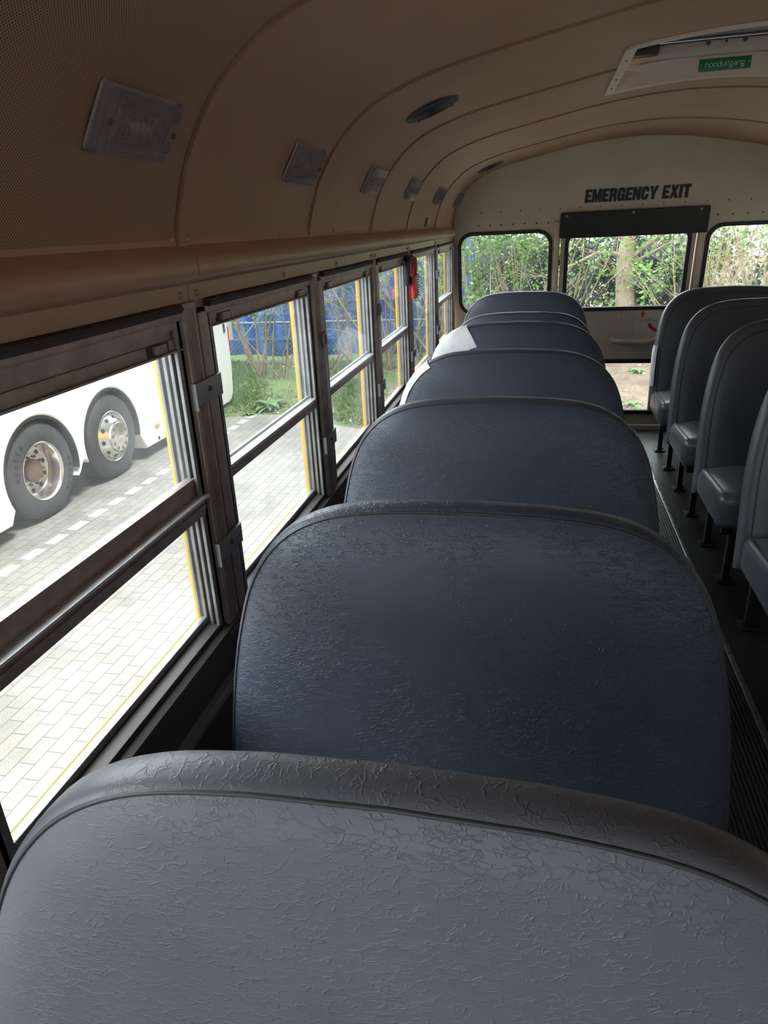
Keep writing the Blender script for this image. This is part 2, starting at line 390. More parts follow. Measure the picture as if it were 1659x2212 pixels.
for i in range(len(edges)-1):
    a = edges[i]; b = edges[i+1]
    ceiling_panel(a, b if b is not None else 4.0, b is None, M['perf'] if (b is not None and b < Y0+.01) else M['beige'])
# outer roof skin (keeps daylight out of the joints)
mb = MB(); prs = [(PROF[i]-pnorm(i)*.05) for i in range(0, len(PROF), 2)]
prs = [Vector((-1.185, 1.30))]+[p for p in prs if p.y > 1.36]+[Vector((1.225, 1.30))]
ys = [FRONT-.05, HY0-.02, HY1+.02, 4.05]; xsn = len(prs)
vs = [(p.x, y, p.y) for y in ys for p in prs]; fs = []
for r in range(3):
    for i in range(xsn-1):
        xm = (prs[i].x+prs[i+1].x)/2
        if r == 1 and HX0-.03 < xm < HX1+.03: continue
        fs.append((r*xsn+i, r*xsn+i+1, (r+1)*xsn+i+1, (r+1)*xsn+i))
mb.add(vs, fs); struct('roof', mb, M['yellow'])

# ------------------------------------------------------------------ floor
mb = MB(); mb.box((-1.14, FRONT, -.06), (1.18, 4.137, -.002)); struct('floor', mb, M['floor'])
mb = MB(); k = -.155
while k < .15:
    mb.box((k, FRONT+.02, -.002), (k+.007, 4.11, .0035), .0015); k += .0125
struct('floor_aisle', mb, M['rib'])
for sx, nm in ((1, 'trim_1'), (-1, 'trim_2')):
    mb = MB(); mb.prism([(sx*.153, -.001), (sx*.178, -.001), (sx*.176, .004), (sx*.166, .006), (sx*.155, .004)], FRONT+.02, 4.11)
    t1 = struct(nm, mb, M['steel'])
    y = FRONT+.2; sc = MB()
    while y < 4.1:
        sc = MB(); sc.lathe([(0, .0085), (.004, .008), (.0045, .005)], 8, Matrix.Translation((sx*.1655, y, 0))); obj('screw', sc, M['screw'], t1); y += .165

# ------------------------------------------------------------------ side walls, sills, window posts, windows
def side(sign):
    kids = []
    def st(name, mb, m): o = struct(name, mb, m); kids.append(o); return o
    nm = 'left' if sign < 0 else 'right'
    FR = -1.37 if sign < 0 else FRONT      # the entrance doorway takes the first bay on the left
    def sx(mb):
        if sign > 0: mb.v = [Vector((-v.x+.04, v.y, v.z)) for v in mb.v]
        return mb
    # lower wall with ledge and bead
    mb = MB(); mb.prism([(-1.18, -.06), (-1.112, -.06), (-1.112, .625), (-1.116, .635), (-1.116, .70), (-1.104, .712), (-1.104, .722), (-1.13, .733), (-1.18, .733)], FR, 4.02)
    st('wall_'+nm, sx(mb), M['lowwall'])
    mb = MB(); mb.prism([(-1.113, .598), (-1.101, .600), (-1.099, .612), (-1.101, .624), (-1.113, .626)], FR, 4.03)
    st('baseboard_'+nm, sx(mb), M['clip'])
    # exterior skin below the windows and header band above
    mb = MB(); mb.box((-1.186, FR, -.45), (-1.180, 4.12, .724)); mb.prism([(-1.186, .724), (-1.186, .729), (-1.170, .736), (-1.165, .736), (-1.165, .724)], FR, 4.05)
    st('wall_'+nm+'_outside', sx(mb), M['yellow'])
    mb = MB(); mb.prism([(-1.16, 1.325), (-1.122, 1.325), (-1.122, 1.50), (-1.16, 1.50)], FRONT, 3.99)
    st('wall_'+nm+'_header', sx(mb), M['trim'])
    # folded trim panels over the windows, jointed at the posts
    jt = [FRONT, JY[3], JY[5]+.012, JY[7]+.012, JY[8]+.012, JY[9]+.012, 3.955]
    prof = [(-1.1225, 1.446), (-1.1205, 1.428), (-1.097, 1.411), (-1.0935, 1.404), (-1.0935, 1.380), (-1.097, 1.3745), (-1.118, 1.366), (-1.1195, 1.338), (-1.124, 1.338), (-1.124, 1.446)]
    for i in range(len(jt)-1):
        mb = MB(); mb.prism(prof, jt[i]+.0015, jt[i+1]-.0015)
        o = st('trim_%d' % (3+i+(20 if sign > 0 else 0)), sx(mb), M['trim'])
        if sign < 0 and jt[i] > -1.5:
            sc = MB(); n = max(2, int((jt[i+1]-jt[i])/.33))
            for q in range(n):
                y = jt[i]+.03+(jt[i+1]-jt[i]-.06)*q/(n-1)
                for x, z in ((-1.1215, 1.437), (-1.119, 1.350)):
                    sc = MB(); sc.lathe([(0, .005), (.0035, .0045), (.006, .002), (.0065, 0)], 10, Matrix.Translation((x, y, z)) @ Matrix.Rotation(pi/2, 4, 'Y')); obj('screw', sc, M['trim'], o)
    # posts
    for k, y in enumerate(JY + [3.875]):
        if y < FR-.01: continue
        end = k == len(JY)
        y1, y2 = y-.033, y+.058
        if end: y1, y2 = 3.875, 3.955
        mb = MB()
        if end:
            mb.box((-1.165, y1, .70), (-1.112, y2, 1.34), .004)
        else:
            mb.box((-1.165, y1, .70), (-1.110, y+.014, 1.338), .003)
            mb.box((-1.165, y+.024, .70), (-1.112, y2, 1.318), .003)
            for q in (.006, .013, .020, .027, .034): mb.box((-1.1105, y1+q, .72), (-1.1088, y1+q+.003, 1.33))
        o = st('trim_%d' % (41+k+(20 if sign > 0 else 0)), sx(mb), M['alu'] if end else M['frame'])
        mb = MB(); mb.box((-1.16, y+.010, .70), (-1.1165, y+.028, 1.338)); obj('tan_strip', sx(mb), M['tan'], o) if not end else None
        mb = MB(); mb.box((-1.1765, y1-.006, .70), (-1.1655, y2+.02, 1.36), .002); obj('outside_pillar', sx(mb), M['yellow'], o)
        if not end:
            zs = [1.188, .885] if k == 5 else ([.885] if k in (6, 7, 8) else [1.188, .885])
            if k == 9: zs = [1.19, .885]
            for z in zs:
                mb = MB(); mb.box((-1.112, y1-.006, z-.022), (-1.104, y2+.008, z+.018), .002); mb.box((-1.150, y1-.0065, z-.03), (-1.104, y1-.004, z+.018)); mb.box((-1.112, y2+.004, z-.012), (-1.106, y2+.012, z+.018), .001)
                c = obj('clip', sx(mb), M['clip'], o)
                mb = MB(); mb.lathe([(0, .004), (.004, .0038), (.0055, 0)], 10, Matrix.Translation((-1.1042, y+.012, z)) @ Matrix.Rotation(pi/2, 4, 'Y')); obj('screw', sx(mb), M['screw'], c)
            if k in (6, 7):
                mb = MB(); ring = [(-1.104, y+.018+.014*cos(2*pi*q/16), 1.165+.018*sin(2*pi*q/16)) for q in range(17)]; mb.tube(ring, .0045, 6)
                obj('pull_ring', sx(mb), M['frame'], o)
    # windows
    for k in range(len(JY)):
        if JY[k] < FR: continue
        ya = JY[k]+.058; yb = (JY[k+1] if k+1 < len(JY) else 3.908)-.033
        wn = 'window_%d' % (k+1+(20 if sign > 0 else 0))
        w = thing(wn, None, None, (sign*1.13+(.04 if sign > 0 else 0), (ya+yb)/2, .735), kind='structure'); kids.append(w)
        drop = .022 if k == 4 else 0
        solid = k == len(JY)-2+1-1 and False
        single = (k == 8)
        f = MB()
        sl = MB(); sl.box((-1.162, ya, .722), (-1.118, yb, .738), .002); sl.box((-1.160, ya, .736), (-1.150, yb, .7435), .002); obj('sill_rail', sx(sl), M['lowwall'], w)
        f.box((-1.162, ya, 1.312), (-1.114, yb, 1.326), .002)
        f.box((-1.150, ya, 1.300), (-1.118, yb, 1.312))
        for yy, dd in ((ya, 1), (yb, -1)):
            f.box((-1.164, min(yy, yy+dd*.005), .735), (-1.114, max(yy, yy+dd*.005), 1.325))
        fo = obj('window_frame', sx(f), M['frame'], w)
        ch = MB()
        for yy, dd in ((ya+.005, 1), (yb-.005, -1)):
            for xa, xb, dp in ((-1.123, -1.117, .022), (-1.137, -1.131, .019), (-1.150, -1.144, .017), (-1.162, -1.157, .017)):
                ch.box((xa, min(yy, yy+dd*dp), .737), (xb, max(yy, yy+dd*dp), 1.315), .001)
            ch.box((-1.163, min(yy, yy+dd*.010), .737), (-1.117, max(yy, yy+dd*.010), 1.315))
        obj('side_channel', sx(ch), M['alu'], w)
        rl = MB(); rl.tube([(-1.113, ya+.01, 1.331), (-1.112, (ya+yb)/2, 1.330), (-1.113, yb-.004, 1.331)], .0075, 8); obj('roll_seal', sx(rl), M['roll'], w)
        def pane(mbp, za, zb, x):
            g = MB(); g.box((x-.002, ya+.016, za), (x+.002, yb-.016, zb)); return obj('glass_pane', sx(g), M['glass'] , w)
        if single:
            g = MB(); g.tube([(-1.125, ya+.006, .742), (-1.125, ya+.006, 1.318), (-1.125, yb-.006, 1.318), (-1.125, yb-.006, .742), (-1.125, ya+.006, .742)], .008, 6); obj('rubber_gasket', sx(g), M['rubber'], w)
            pane(None, .745, 1.314, -1.135)
        else:
            zt = 1.308-drop; zb = .992-drop
            if k == 4: zb = .968
            mr_top = 1.026 if k != 4 else 1.040
            u = MB()
            u.box((-1.140, ya+.010, zt-.020), (-1.120, yb-.010, zt), .002)
            u.box((-1.142, ya+.010, zt-.0215), (-1.114, yb-.010, zt-.018), .001)
            if k == 4: u.box((-1.142, ya+.01, zt), (-1.124, yb-.01, 1.303))
            uo = obj('upper_sash', sx(u), M['frame'], w)
            for ly in (ya+.05, yb-.115):
                lt = MB(); lt.box((-1.121, ly, zt-.0165), (-1.1175, ly+.065, zt-.001), .001); lo_ = obj('latch', sx(lt), M['roll'], uo)
                lt = MB(); lt.box((-1.119, ly+.014, zt-.015), (-1.1105, ly+.047, zt-.001), .0015); obj('thumb_tab', sx(lt), M['frame'], lo_)
            r = MB()
            if k == 4:
                r.box((-1.142, ya+.010, mr_top-.034), (-1.124, yb-.010, mr_top), .002); r.box((-1.142, ya+.010, zb), (-1.117, yb-.010, mr_top-.039), .002)
                r.box((-1.119, ya+.012, mr_top-.060), (-1.114, yb-.012, mr_top-.052), .001)
            else: r.box((-1.142, ya+.010, zb), (-1.120, yb-.010, mr_top-.010), .001)
            mo = obj('meeting_rail', sx(r), M['frame'], w)
            r = MB()
            if k == 4: r.box((-1.142, ya+.010, mr_top-.038), (-1.1050, yb-.010, mr_top-.033), .001)
            else: r.prism([(-1.142, mr_top), (-1.138, mr_top), (-1.136, mr_top-.005), (-1.118, mr_top-.0075), (-1.117, mr_top-.013), (-1.142, mr_top-.013)], ya+.010, yb-.010)
            obj('ledge', sx(r), M['rail'], mo)
            l = MB(); l.box((-1.157, ya+.012, zb-.004), (-1.145, yb-.012, zb+.02)); l.box((-1.157, ya+.012, .738), (-1.145, yb-.012, .752), .002)
            obj('lower_sash', sx(l), M['alu'], w)
            pane(None, mr_top-.004, zt-.02, -1.135); pane(None, .748, zb+.006, -1.150)
    return kids
side(-1); side(1)

# ------------------------------------------------------------------ front end behind the camera (bulkhead with windscreen opening)
mb = MB(); mb.mesh(plate([(-1.2, -.1), (1.24, -.1), (1.24, 1.95), (-1.2, 1.95)], [rr(-1.08, .86, 1.12, 1.56, .1)], .04), Matrix(((1, 0, 0, 0), (0, 0, 1, FRONT-.02), (0, 1, 0, 0), (0, 0, 0, 1))))
struct('wall_front', mb, M['lowwall'])
mb = MB(); mb.box((-1.08, FRONT-.022, .86), (1.12, FRONT-.016, 1.56)); struct('window_41', mb, M['rglass'])

# ------------------------------------------------------------------ rear wall, rear windows, door
def R(me_or_mb, d=0):
    m = MR @ Matrix.Translation((0, 0, d)); mb = MB()
    if isinstance(me_or_mb, MB): mb.v = [m @ v for v in me_or_mb.v]; mb.f = list(me_or_mb.f)
    else: mb.mesh(me_or_mb, m)
    return mb
ZT = V(1.375); ZB = V(.875)
LW = (-1.0885, V(.85), -.468, V(1.387)); RW_ = (.472, V(.85), 1.105, V(1.378))
DX0, DX1 = -.421, .421
arch = [(p.x*1.02, V(p.y+.03)) for p in PROF if p.y > 1.36]
outer = [(-1.19, -.1), (1.22, -.1), (1.22, V(1.36))]+arch[::-1]+[(-1.19, V(1.36))]
holes = [rr(LW[0]+.006, LW[1]+.006, LW[2]-.006, LW[3]-.006, .09), rr(RW_[0]+.006, RW_[1]+.006, RW_[2]-.006, RW_[3]-.006, .09), [(DX0, .03), (DX1, .03), (DX1, V(1.43)), (DX0, V(1.43))]]
struct('wall_rear', R(plate(outer, holes, .04), -.02), M['rearpaint'])
# upper panel laps over, with a cut corner by each side
archu = [(p.x, V(p.y)) for p in PROF if p.y > 1.50]
up_o = [(-1.107, V(1.318)), (-1.085, V(1.318)), (-1.005, V(1.431)), (-.46, V(1.431)), (-.46, V(1.440)), (.475, V(1.440)), (.475, V(1.431)), (1.04, V(1.431)), (1.12, V(1.318)), (1.145, V(1.318)), (1.15, V(1.45))]+archu[::-1]+[(-1.112, V(1.45))]
o = struct('trim_90', R(plate(up_o, [], .005, .001), .0026), M['rearpaint'])
def dot(M_, par, h=.004, r=.0055, m='screw'):
    sc = MB(); sc.lathe([(0, h), (r*.7, h*.87), (r, 0)], 8, M_); obj('screw', sc, M[m], par)
for i in range(7): dot(MR @ Matrix.Translation((-.95+i*.075, V(1.425), .002)), o)
for i in range(6): dot(MR @ Matrix.Translation((.52+i*.085, V(1.425), .002)), o)
for i in range(14): dot(MR @ Matrix.Translation((-.93+i*.125, V(1.505), .005)), o, .003, .0045)
# posts beside the door
for n, (a, b) in enumerate(((-.460, -.4265), (.4265, .463))):
    mb = MB(); mb.box((a, 0, 0), (b, V(1.43), .016), .003); struct('trim_%d' % (91+n), R(mb), M['rearpaint'])
# rear side windows
for n, (x0, z0, x1, z1) in enumerate((LW, RW_)):
    w = thing('window_%d' % (51+n), None, None, (MR @ Vector(((x0+x1)/2, z0, 0))), kind='structure')
    obj('rubber_gasket', R(plate(rr(x0, z0, x1, z1, .095), [rr(x0+.0225, z0+.0225, x1-.0225, z1-.0225, .075)], .03, .005), -.002), M['rubber'], w)
    mb = MB(); mb.mesh(plate(rr(x0+.01, z0+.01, x1-.01, z1-.01, .085), [], .004)); obj('glass_pane', R(mb, -.012), M['rglass'], w)
# door
d = thing('door_1', None, None, MR @ Vector((0, .03, 0)), kind='structure')
ug = (-.389, V(.855), .389, V(1.375)); lg = (-.375, V(.118), .375, V(.522))
obj('door_panel', R(plate([(-.414, .035), (.414, .035), (.414, V(1.425)), (-.414, V(1.425))], [rr(ug[0]+.008, ug[1]+.008, ug[2]-.008, ug[3]-.008, .075), rr(lg[0]+.008, lg[1]+.008, lg[2]-.008, lg[3]-.008, .05)], .032, .003), -.016), M['rearpaint'], d)
obj('rubber_gasket', R(plate(rr(*ug, .085), [rr(ug[0]+.026, ug[1]+.026, ug[2]-.026, ug[3]-.026, .062)], .026, .004), -.004), M['rubber'], d)
obj('rubber_gasket', R(plate(rr(*lg, .06), [rr(lg[0]+.03, lg[1]+.03, lg[2]-.03, lg[3]-.03, .04)], .026, .004), -.004), M['rubber'], d)
obj('glass_pane', R(plate(rr(ug[0]+.012, ug[1]+.012, ug[2]-.012, ug[3]-.012, .07), [], .004), -.012), M['rglass'], d)
obj('glass_pane', R(plate(rr(lg[0]+.012, lg[1]+.012, lg[2]-.012, lg[3]-.012, .05), [], .004), -.012), M['rglass'], d)
mb = MB(); mb.tube([(-.03, V(.655), .004), (.0, V(.656), .022), (.05, V(.652), .030), (.15, V(.652), .032), (.21, V(.655), .032), (.235, V(.67), .034), (.262, V(.70), .036)], [.013, .016, .017, .017, .015, .012, .010], 10)
mb.lathe([(0, .012), (.018, .010), (.022, 0)], 14, Matrix.Translation((-.035, V(.655), 0)))
obj('door_handle', R(mb), M['rearpaint'], d)
st = obj('warning_sticker', R(plate([(.10, V(.68)), (.33, V(.68)), (.33, V(.852)), (.10, V(.852))], [], .0008), .0006), mat('clear_sticker', (.58, .53, .44), .3), d)
mb = MB()
mb.mesh(plate([(.138, V(.806)), (.152, V(.806)), (.152, V(.826)), (.162, V(.826)), (.145, V(.850)), (.128, V(.826)), (.138, V(.826))], [], .0006))
cxx, czz, ro = .27, V(.80), .098
outa = [(cxx+ro*cos(a), czz+ro*sin(a)) for a in [rad(205+i*7.5) for i in range(17)]]; ina = [(cxx+(ro-.02)*cos(a), czz+(ro-.02)*sin(a)) for a in [rad(205+i*7.5) for i in range(17)]]
mb.mesh(plate(outa+ina[::-1], [], .0006))
for tx, zz, wd in (('LIFT HANDLE', .798, .085), ('PUSH OUT TO OPEN', .784, .115)):
    mb.mesh(fit(text(tx, .012, .0006), wd, .0095), Matrix.Translation((.128+wd/2, V(zz-.004), 0)))
obj('red_print', R(mb, .0014), M['redink'], st)
lb = obj('paper_label', R(plate([(-.012, V(.8055)), (.108, V(.8045)), (.108, V(.8175)), (-.012, V(.8185))], [], .0006), .0006), M['paper'], d)
mb = MB(); x = .0
while x < .096:
    wd = random.uniform(.004, .009); mb.box((x, V(.8095), .0009), (x+wd, V(.8145), .0013)); x += wd+random.choice([.0012, .0012, .004])
obj('faint_print', R(mb), M['screw'], lb)
# dirt flecks under the upper gasket
# header pad
p = thing('header_pad', 'black vinyl crash pad with three snaps above rear emergency door', 'pad', MR @ Vector((.02, V(1.325), 0)))
mb = MB(); mb.rbox((.892, V(.155), .032), .007, (.0215, V(1.4045), .021), n=8); obj('cushion', R(mb), M['vinyl'], p, 50)
for x in (-.385, .018, .415):
    mb = MB(); mb.lathe([(.003, .001), (.005, .002), (.0075, .002), (.0085, 0)], 16, Matrix.Translation((x, V(1.462+.004*(x > 0)), .0365)))
    obj('snap', R(mb), M['brass'], p)
# EMERGENCY EXIT lettering: condensed heavy italic capitals drawn as strokes
def heavy(ch):
    s = .30; B = lambda x0, y0, x1, y1: [(x0, y0), (x1, y0), (x1, y1), (x0, y1)]
    if ch == 'E': return .66, [[(0, 0), (.66, 0), (.66, .19), (s, .19), (s, .41), (.60, .41), (.60, .59), (s, .59), (s, .81), (.66, .81), (.66, 1), (0, 1)]], []
    if ch == 'M': return .98, [[(0, 0), (.25, 0), (.25, .62), (.40, 0), (.58, 0), (.73, .62), (.73, 0), (.98, 0), (.98, 1), (.66, 1), (.49, .42), (.32, 1), (0, 1)]], []
    if ch == 'R': return .76, [[(0, 0), (s, 0), (s, .40), (.44, .40), (.47, .30), (.47, 0), (.76, 0), (.75, .30), (.70, .44), (.62, .49), (.72, .58), (.75, .72), (.73, .88), (.64, .97), (.52, 1), (0, 1)]], [[(s, .57), (.40, .57), (.45, .62), (.45, .78), (.40, .83), (s, .83)]]
    if ch == 'G': return .76, [[(.20, 0), (.08, .06), (0, .22), (0, .78), (.08, .94), (.20, 1), (.56, 1), (.68, .94), (.76, .78), (.76, .62), (.47, .62), (.47, .74), (.43, .82), (.33, .82), (.29, .74), (.29, .26), (.33, .18), (.43, .18), (.47, .26), (.47, .36), (.38, .36), (.38, .53), (.76, .53), (.76, 0), (.58, 0), (.55, .07), (.46, 0)]], []
    if ch == 'N': return .78, [[(0, 0), (.27, 0), (.27, .52), (.50, 0), (.78, 0), (.78, 1), (.51, 1), (.51, .48), (.28, 1), (0, 1)]], []
    if ch == 'C': return .74, [[(.20, 0), (.08, .06), (0, .22), (0, .78), (.08, .94), (.20, 1), (.54, 1), (.66, .94), (.74, .78), (.74, .62), (.46, .62), (.46, .74), (.42, .82), (.33, .82), (.29, .74), (.29, .26), (.33, .18), (.42, .18), (.46, .26), (.46, .40), (.74, .40), (.74, .22), (.66, .06), (.54, 0)]], []
    if ch == 'Y': return .84, [[(.27, 0), (.57, 0), (.57, .38), (.84, 1), (.55, 1), (.42, .62), (.29, 1), (0, 1), (.27, .38)]], []
    if ch == 'X': return .84, [[(0, 0), (.29, 0), (.42, .32), (.55, 0), (.84, 0), (.58, .51), (.82, 1), (.54, 1), (.42, .70), (.30, 1), (.02, 1), (.26, .51)]], []
    if ch == 'I': return .30, [B(0, 0, s, 1)], []
    if ch == 'T': return .76, [[(.23, 0), (.53, 0), (.53, .80), (.76, .80), (.76, 1), (0, 1), (0, .80), (.23, .80)]], []
    return .35, [], []
mb = MB(); x = 0
for chh in 'EMERGENCY EXIT':
    wd, ol, ho = heavy(chh)
    for q in ol: mb.mesh(plate([(x+a, b) for a, b in q], [[(x+a, b) for a, b in h] for h in ho], .01, grow=.02))
    x += wd+.085
tw = x-.085; hh = V(.0725); sc_ = .622/tw
lt = MB(); lt.f = mb.f; lt.v = [Vector((-.281+v.x*sc_+.06*(v.y*hh), V(1.5325)+v.y*hh, .0062+(.0006 if v.z > 0 else -.0004))) for v in mb.v]
tag(obj('exit_lettering', R(lt), M['black'], None, 0), 'black capital lettering EMERGENCY EXIT on beige wall above rear door', 'lettering')

# ------------------------------------------------------------------ ceiling lights, speakers
def frame_on_ceiling(x, y):
    p, n = on_ceiling(x); N3 = Vector((n.x, 0, n.y)); Yv = Vector((0, 1, 0)); U = Yv.cross(N3).normalized()
    return Matrix(((0, U.x, N3.x, p.x), (1, U.y, N3.y, y), (0, U.z, N3.z, p.y), (0, 0, 0, 1)))   # local x = along bus, y = around roof, z = into cabin
LNAMES = ['dusty clear ribbed ceiling light nearest the camera, biggest in view', 'clear ribbed ceiling light second along the roof curve, before the first speaker',
          'small ribbed ceiling light third along the roof curve from the camera', 'small ribbed ceiling light fourth along the roof curve from the camera',
          'thin edge-on ceiling light above the red emergency hammer', 'hindmost small ceiling light beside the rear wall corner']
def dome_light(y, label):
    Mx = frame_on_ceiling(-1.067, y)
    t = thing('ceiling_light', label, 'ceiling light', Mx.translation, 'row of ceiling lights along left roof curve')
    w, h = .182, .084
    def P(mb): mb.v = [Mx @ v for v in mb.v]; return mb
    mb = MB(); mb.mesh(plate(rr(-w/2, -h/2, w/2, h/2, .006), [], .004, .001), Matrix.Translation((0, 0, .004))); obj('base', P(mb), M['lampbase'], t)
    mb = MB(); mb.rbox((.05, .016, .014), .006, (.0, 0, .011), n=3); mb.box((-.045, -.018, .006), (-.03, .018, .012)); mb.box((.03, -.018, .006), (.045, .018, .012)); obj('bulb', P(mb), M['bulb'], t)
    mb = MB()
    mb.mesh(plate(rr(-w/2, -h/2, w/2, h/2, .007), [rr(-w/2+.005, -h/2+.005, w/2-.005, h/2-.005, .004)], .012, .001), Matrix.Translation((0, 0, .010)))
    mb.mesh(plate(rr(-w/2+.003, -h/2+.003, w/2-.003, h/2-.003, .006), [], .003), Matrix.Translation((0, 0, .0175)))
    mb.box((-w/2+.022, -h/2+.006, .017), (-w/2+.026, h/2-.006, .0215), .001)
    mb.box((-w/2+.022, h/2-.018, .017), (w/2-.006, h/2-.0145, .0215), .001)
    mb.box((-w/2+.005, -.009, .0165), (-w/2+.024, .009, .021), .001)
    k = -h/2+.007
    while k < h/2-.018:
        if abs(k+.003) < .015:
            for c in range(9): mb.box((-.052+c*.0145, k, .018), (-.0495+c*.0145, k+.0030, .0212))
        else: mb.box((-w/2+.028, k, .018), (w/2-.005, k+.0016, .0205))
        k += .0030
    ln = obj('lens', P(mb), M['lens'], t)
    for x in (-w/2+.013, w/2-.008):
        mb = MB(); mb.lathe([(0, .0225), (.003, .022), (.0042, .018)], 10, Matrix.Translation((x, 0, 0))); obj('screw', P(mb), M['screw'], ln)
for k in range(6): dome_light([-.098, .62, 1.335, 2.06, 2.87, 3.74][k], LNAMES[k])
for y, lab in ((1.185, 'round black ceiling speaker grille nearer the camera, above the second window'), (3.55, 'small black ceiling speaker grille far back near the rear wall')):
    Mx = frame_on_ceiling(-.852, y); t = thing('ceiling_speaker', lab, 'speaker', Mx.translation, 'ceiling speakers')
    mb = MB(); mb.lathe([(.062, .004), (.066, .008), (.078, .007), (.084, .001), (.084, -.002)], 40, Mx); obj('rim', mb, M['grille'], t)
    mb = MB(); mb.lathe([(0, .009), (.03, .0085), (.055, .006), (.064, .003)], 32, Mx)
    for k in range(5): mb.lathe([(.012+k*.010, .0085-k*.0006), (.014+k*.010, .0115-k*.0008), (.016+k*.010, .0085-k*.0007)], 32, Mx)
    obj('grille', mb, M['grille'], t)
    for a in (45, 135, 225, 315):
        mb = MB(); mb.lathe([(0, .0105), (.004, .0095), (.005, .006)], 8, Mx @ Matrix.Translation((.073*cos(rad(a)), .073*sin(rad(a)), 0))); obj('screw', mb, M['screw'], t)

# ------------------------------------------------------------------ roof hatch
h = thing('roof_hatch', 'pale framed emergency roof hatch with chrome bar and green sign', 'roof hatch', ((HX0+HX1)/2, HY1, 1.88))
lip = MB(); xs = [HX0-.034+.004*i for i in range(200)]
def ring_pts(off, drop):
    pts = []
    for x, y in rr(HX0-off, HY0-off, HX1+off, HY1+off, .03 if off > 0 else .012, 6):
        pts.append((x, y))
    dense = []
    for i in range(len(pts)):
        a = Vector(pts[i]); b = Vector(pts[(i+1) % len(pts)]); n = max(1, int((b-a).length/.04))
        for k in range(n): dense.append(a.lerp(b, k/n))
    return dense
def lift(x, dd):
    p, n = on_ceiling(max(-1, min(.6, x))); return p.y-dd
base = ring_pts(.032, 0); n = len(base); cx, cyv = (HX0+HX1)/2, (HY0+HY1)/2
def scaled(off):
    out = []
    for q in base:
        x = max(HX0-off, min(HX1+off, q.x)) if off < .032 else q.x; y = max(HY0-off, min(HY1+off, q.y)) if off < .032 else q.y
        out.append((x, y))
    return out
vs = []; rows = [(.032, -.001), (.031, .006), (.004, .006), (0, .004), (-.002, -.012), (-.003, -.062)]
for off, dd in rows:
    for x, y in scaled(off): vs.append((x, y, lift(x, dd)))
fs = [(r*n+i, r*n+(i+1) % n, (r+1)*n+(i+1) % n, (r+1)*n+i) for r in range(len(rows)-1) for i in range(n)]
lip.add(vs, fs); fr = obj('hatch_frame', lip, M['hatchframe'], h)
for x, y in [(HX0-.017, HY0+.12), (HX0-.017, HY0+.42), (HX0-.017, HY1-.12)]:
    sc = MB(); sc.lathe([(0, 0), (.003, .001), (.004, .006)], 8, Matrix.Translation((x, y, lift(x, .0095)))); obj('screw', sc, M['screw'], fr)
mb = MB()
z0, z1, z2 = 1.936, 1.992, 2.03
mb.mesh(plate(rr(HX0+.0, HY0+.0, HX1-.0, HY1+.0, .02), [rr(HX0+.02, HY0+.03, HX1-.02, HY1-.012, .02)], .004), Matrix.Translation((cx*0, 0, z0+.006)))
mb.box((HX0+.02, HY1-.012, z0+.004), (HX1-.02, HY1-.004, z1), .002)
mb.box((HX0+.01, HY0, z0), (HX0+.02, HY1, z1)); mb.box((HX1-.02, HY0, z0), (HX1-.01, HY1, z1)); mb.box((HX0+.02, HY0, z0), (HX1-.02, HY0+.008, z1))
obj('hatch_lid_rim', mb, M['hatchlid'], h)
mb = MB(); mb.box((HX0-.04, HY0-.04, z1), (HX1+.04, HY1+.04, z2), .015); mb.box((HX0-.05, HY0-.05, 1.93), (HX0-.03, HY1+.05, z2)); mb.box((HX1+.03, HY0-.05, 1.93), (HX1+.05, HY1+.05, z2)); mb.box((HX0-.05, HY0-.05, 1.93), (HX1+.05, HY0-.03, z2)); mb.box((HX0-.05, HY1+.03, 1.93), (HX1+.05, HY1+.05, z2)); obj('hatch_lid', mb, M['well'], h)
bar = MB(); bar.tube([(-.165, HY1-.035, 1.984), (.0, HY1-.035, 1.985), (.12, HY1-.035, 1.985), (.30, HY1-.035, 1.984)], .007, 12); obj('chrome_bar', bar, M['chrome'], h)
mb = MB(); mb.rbox((.095, .05, .042), .008, (-.21, HY1-.035, 1.970), n=3); mb.box((-.275, HY1-.045, 1.977), (-.20, HY1-.02, 1.992), .003); obj('latch_block', mb, M['blackm'], h)
for x, rr_ in ((0, .008), (.058, .005), (.117, .008)):
    mb = MB(); mb.lathe([(0, .005), (rr_*.4, .004), (rr_*.7, .002), (rr_, 0)], 12, Matrix.Translation((x, HY1-.012, 1.978)) @ Matrix.Rotation(pi/2, 4, 'X')); obj('bolt', mb, M['screw'], h)
sg = MB(); sg.box((-.0215, HY1-.0065, 1.893), (.1455, HY1-.0035, 1.9305), .0008)
sgo = tag(obj('sign_plate', sg, M['green'], h), 'green plate reading nooduitgang')
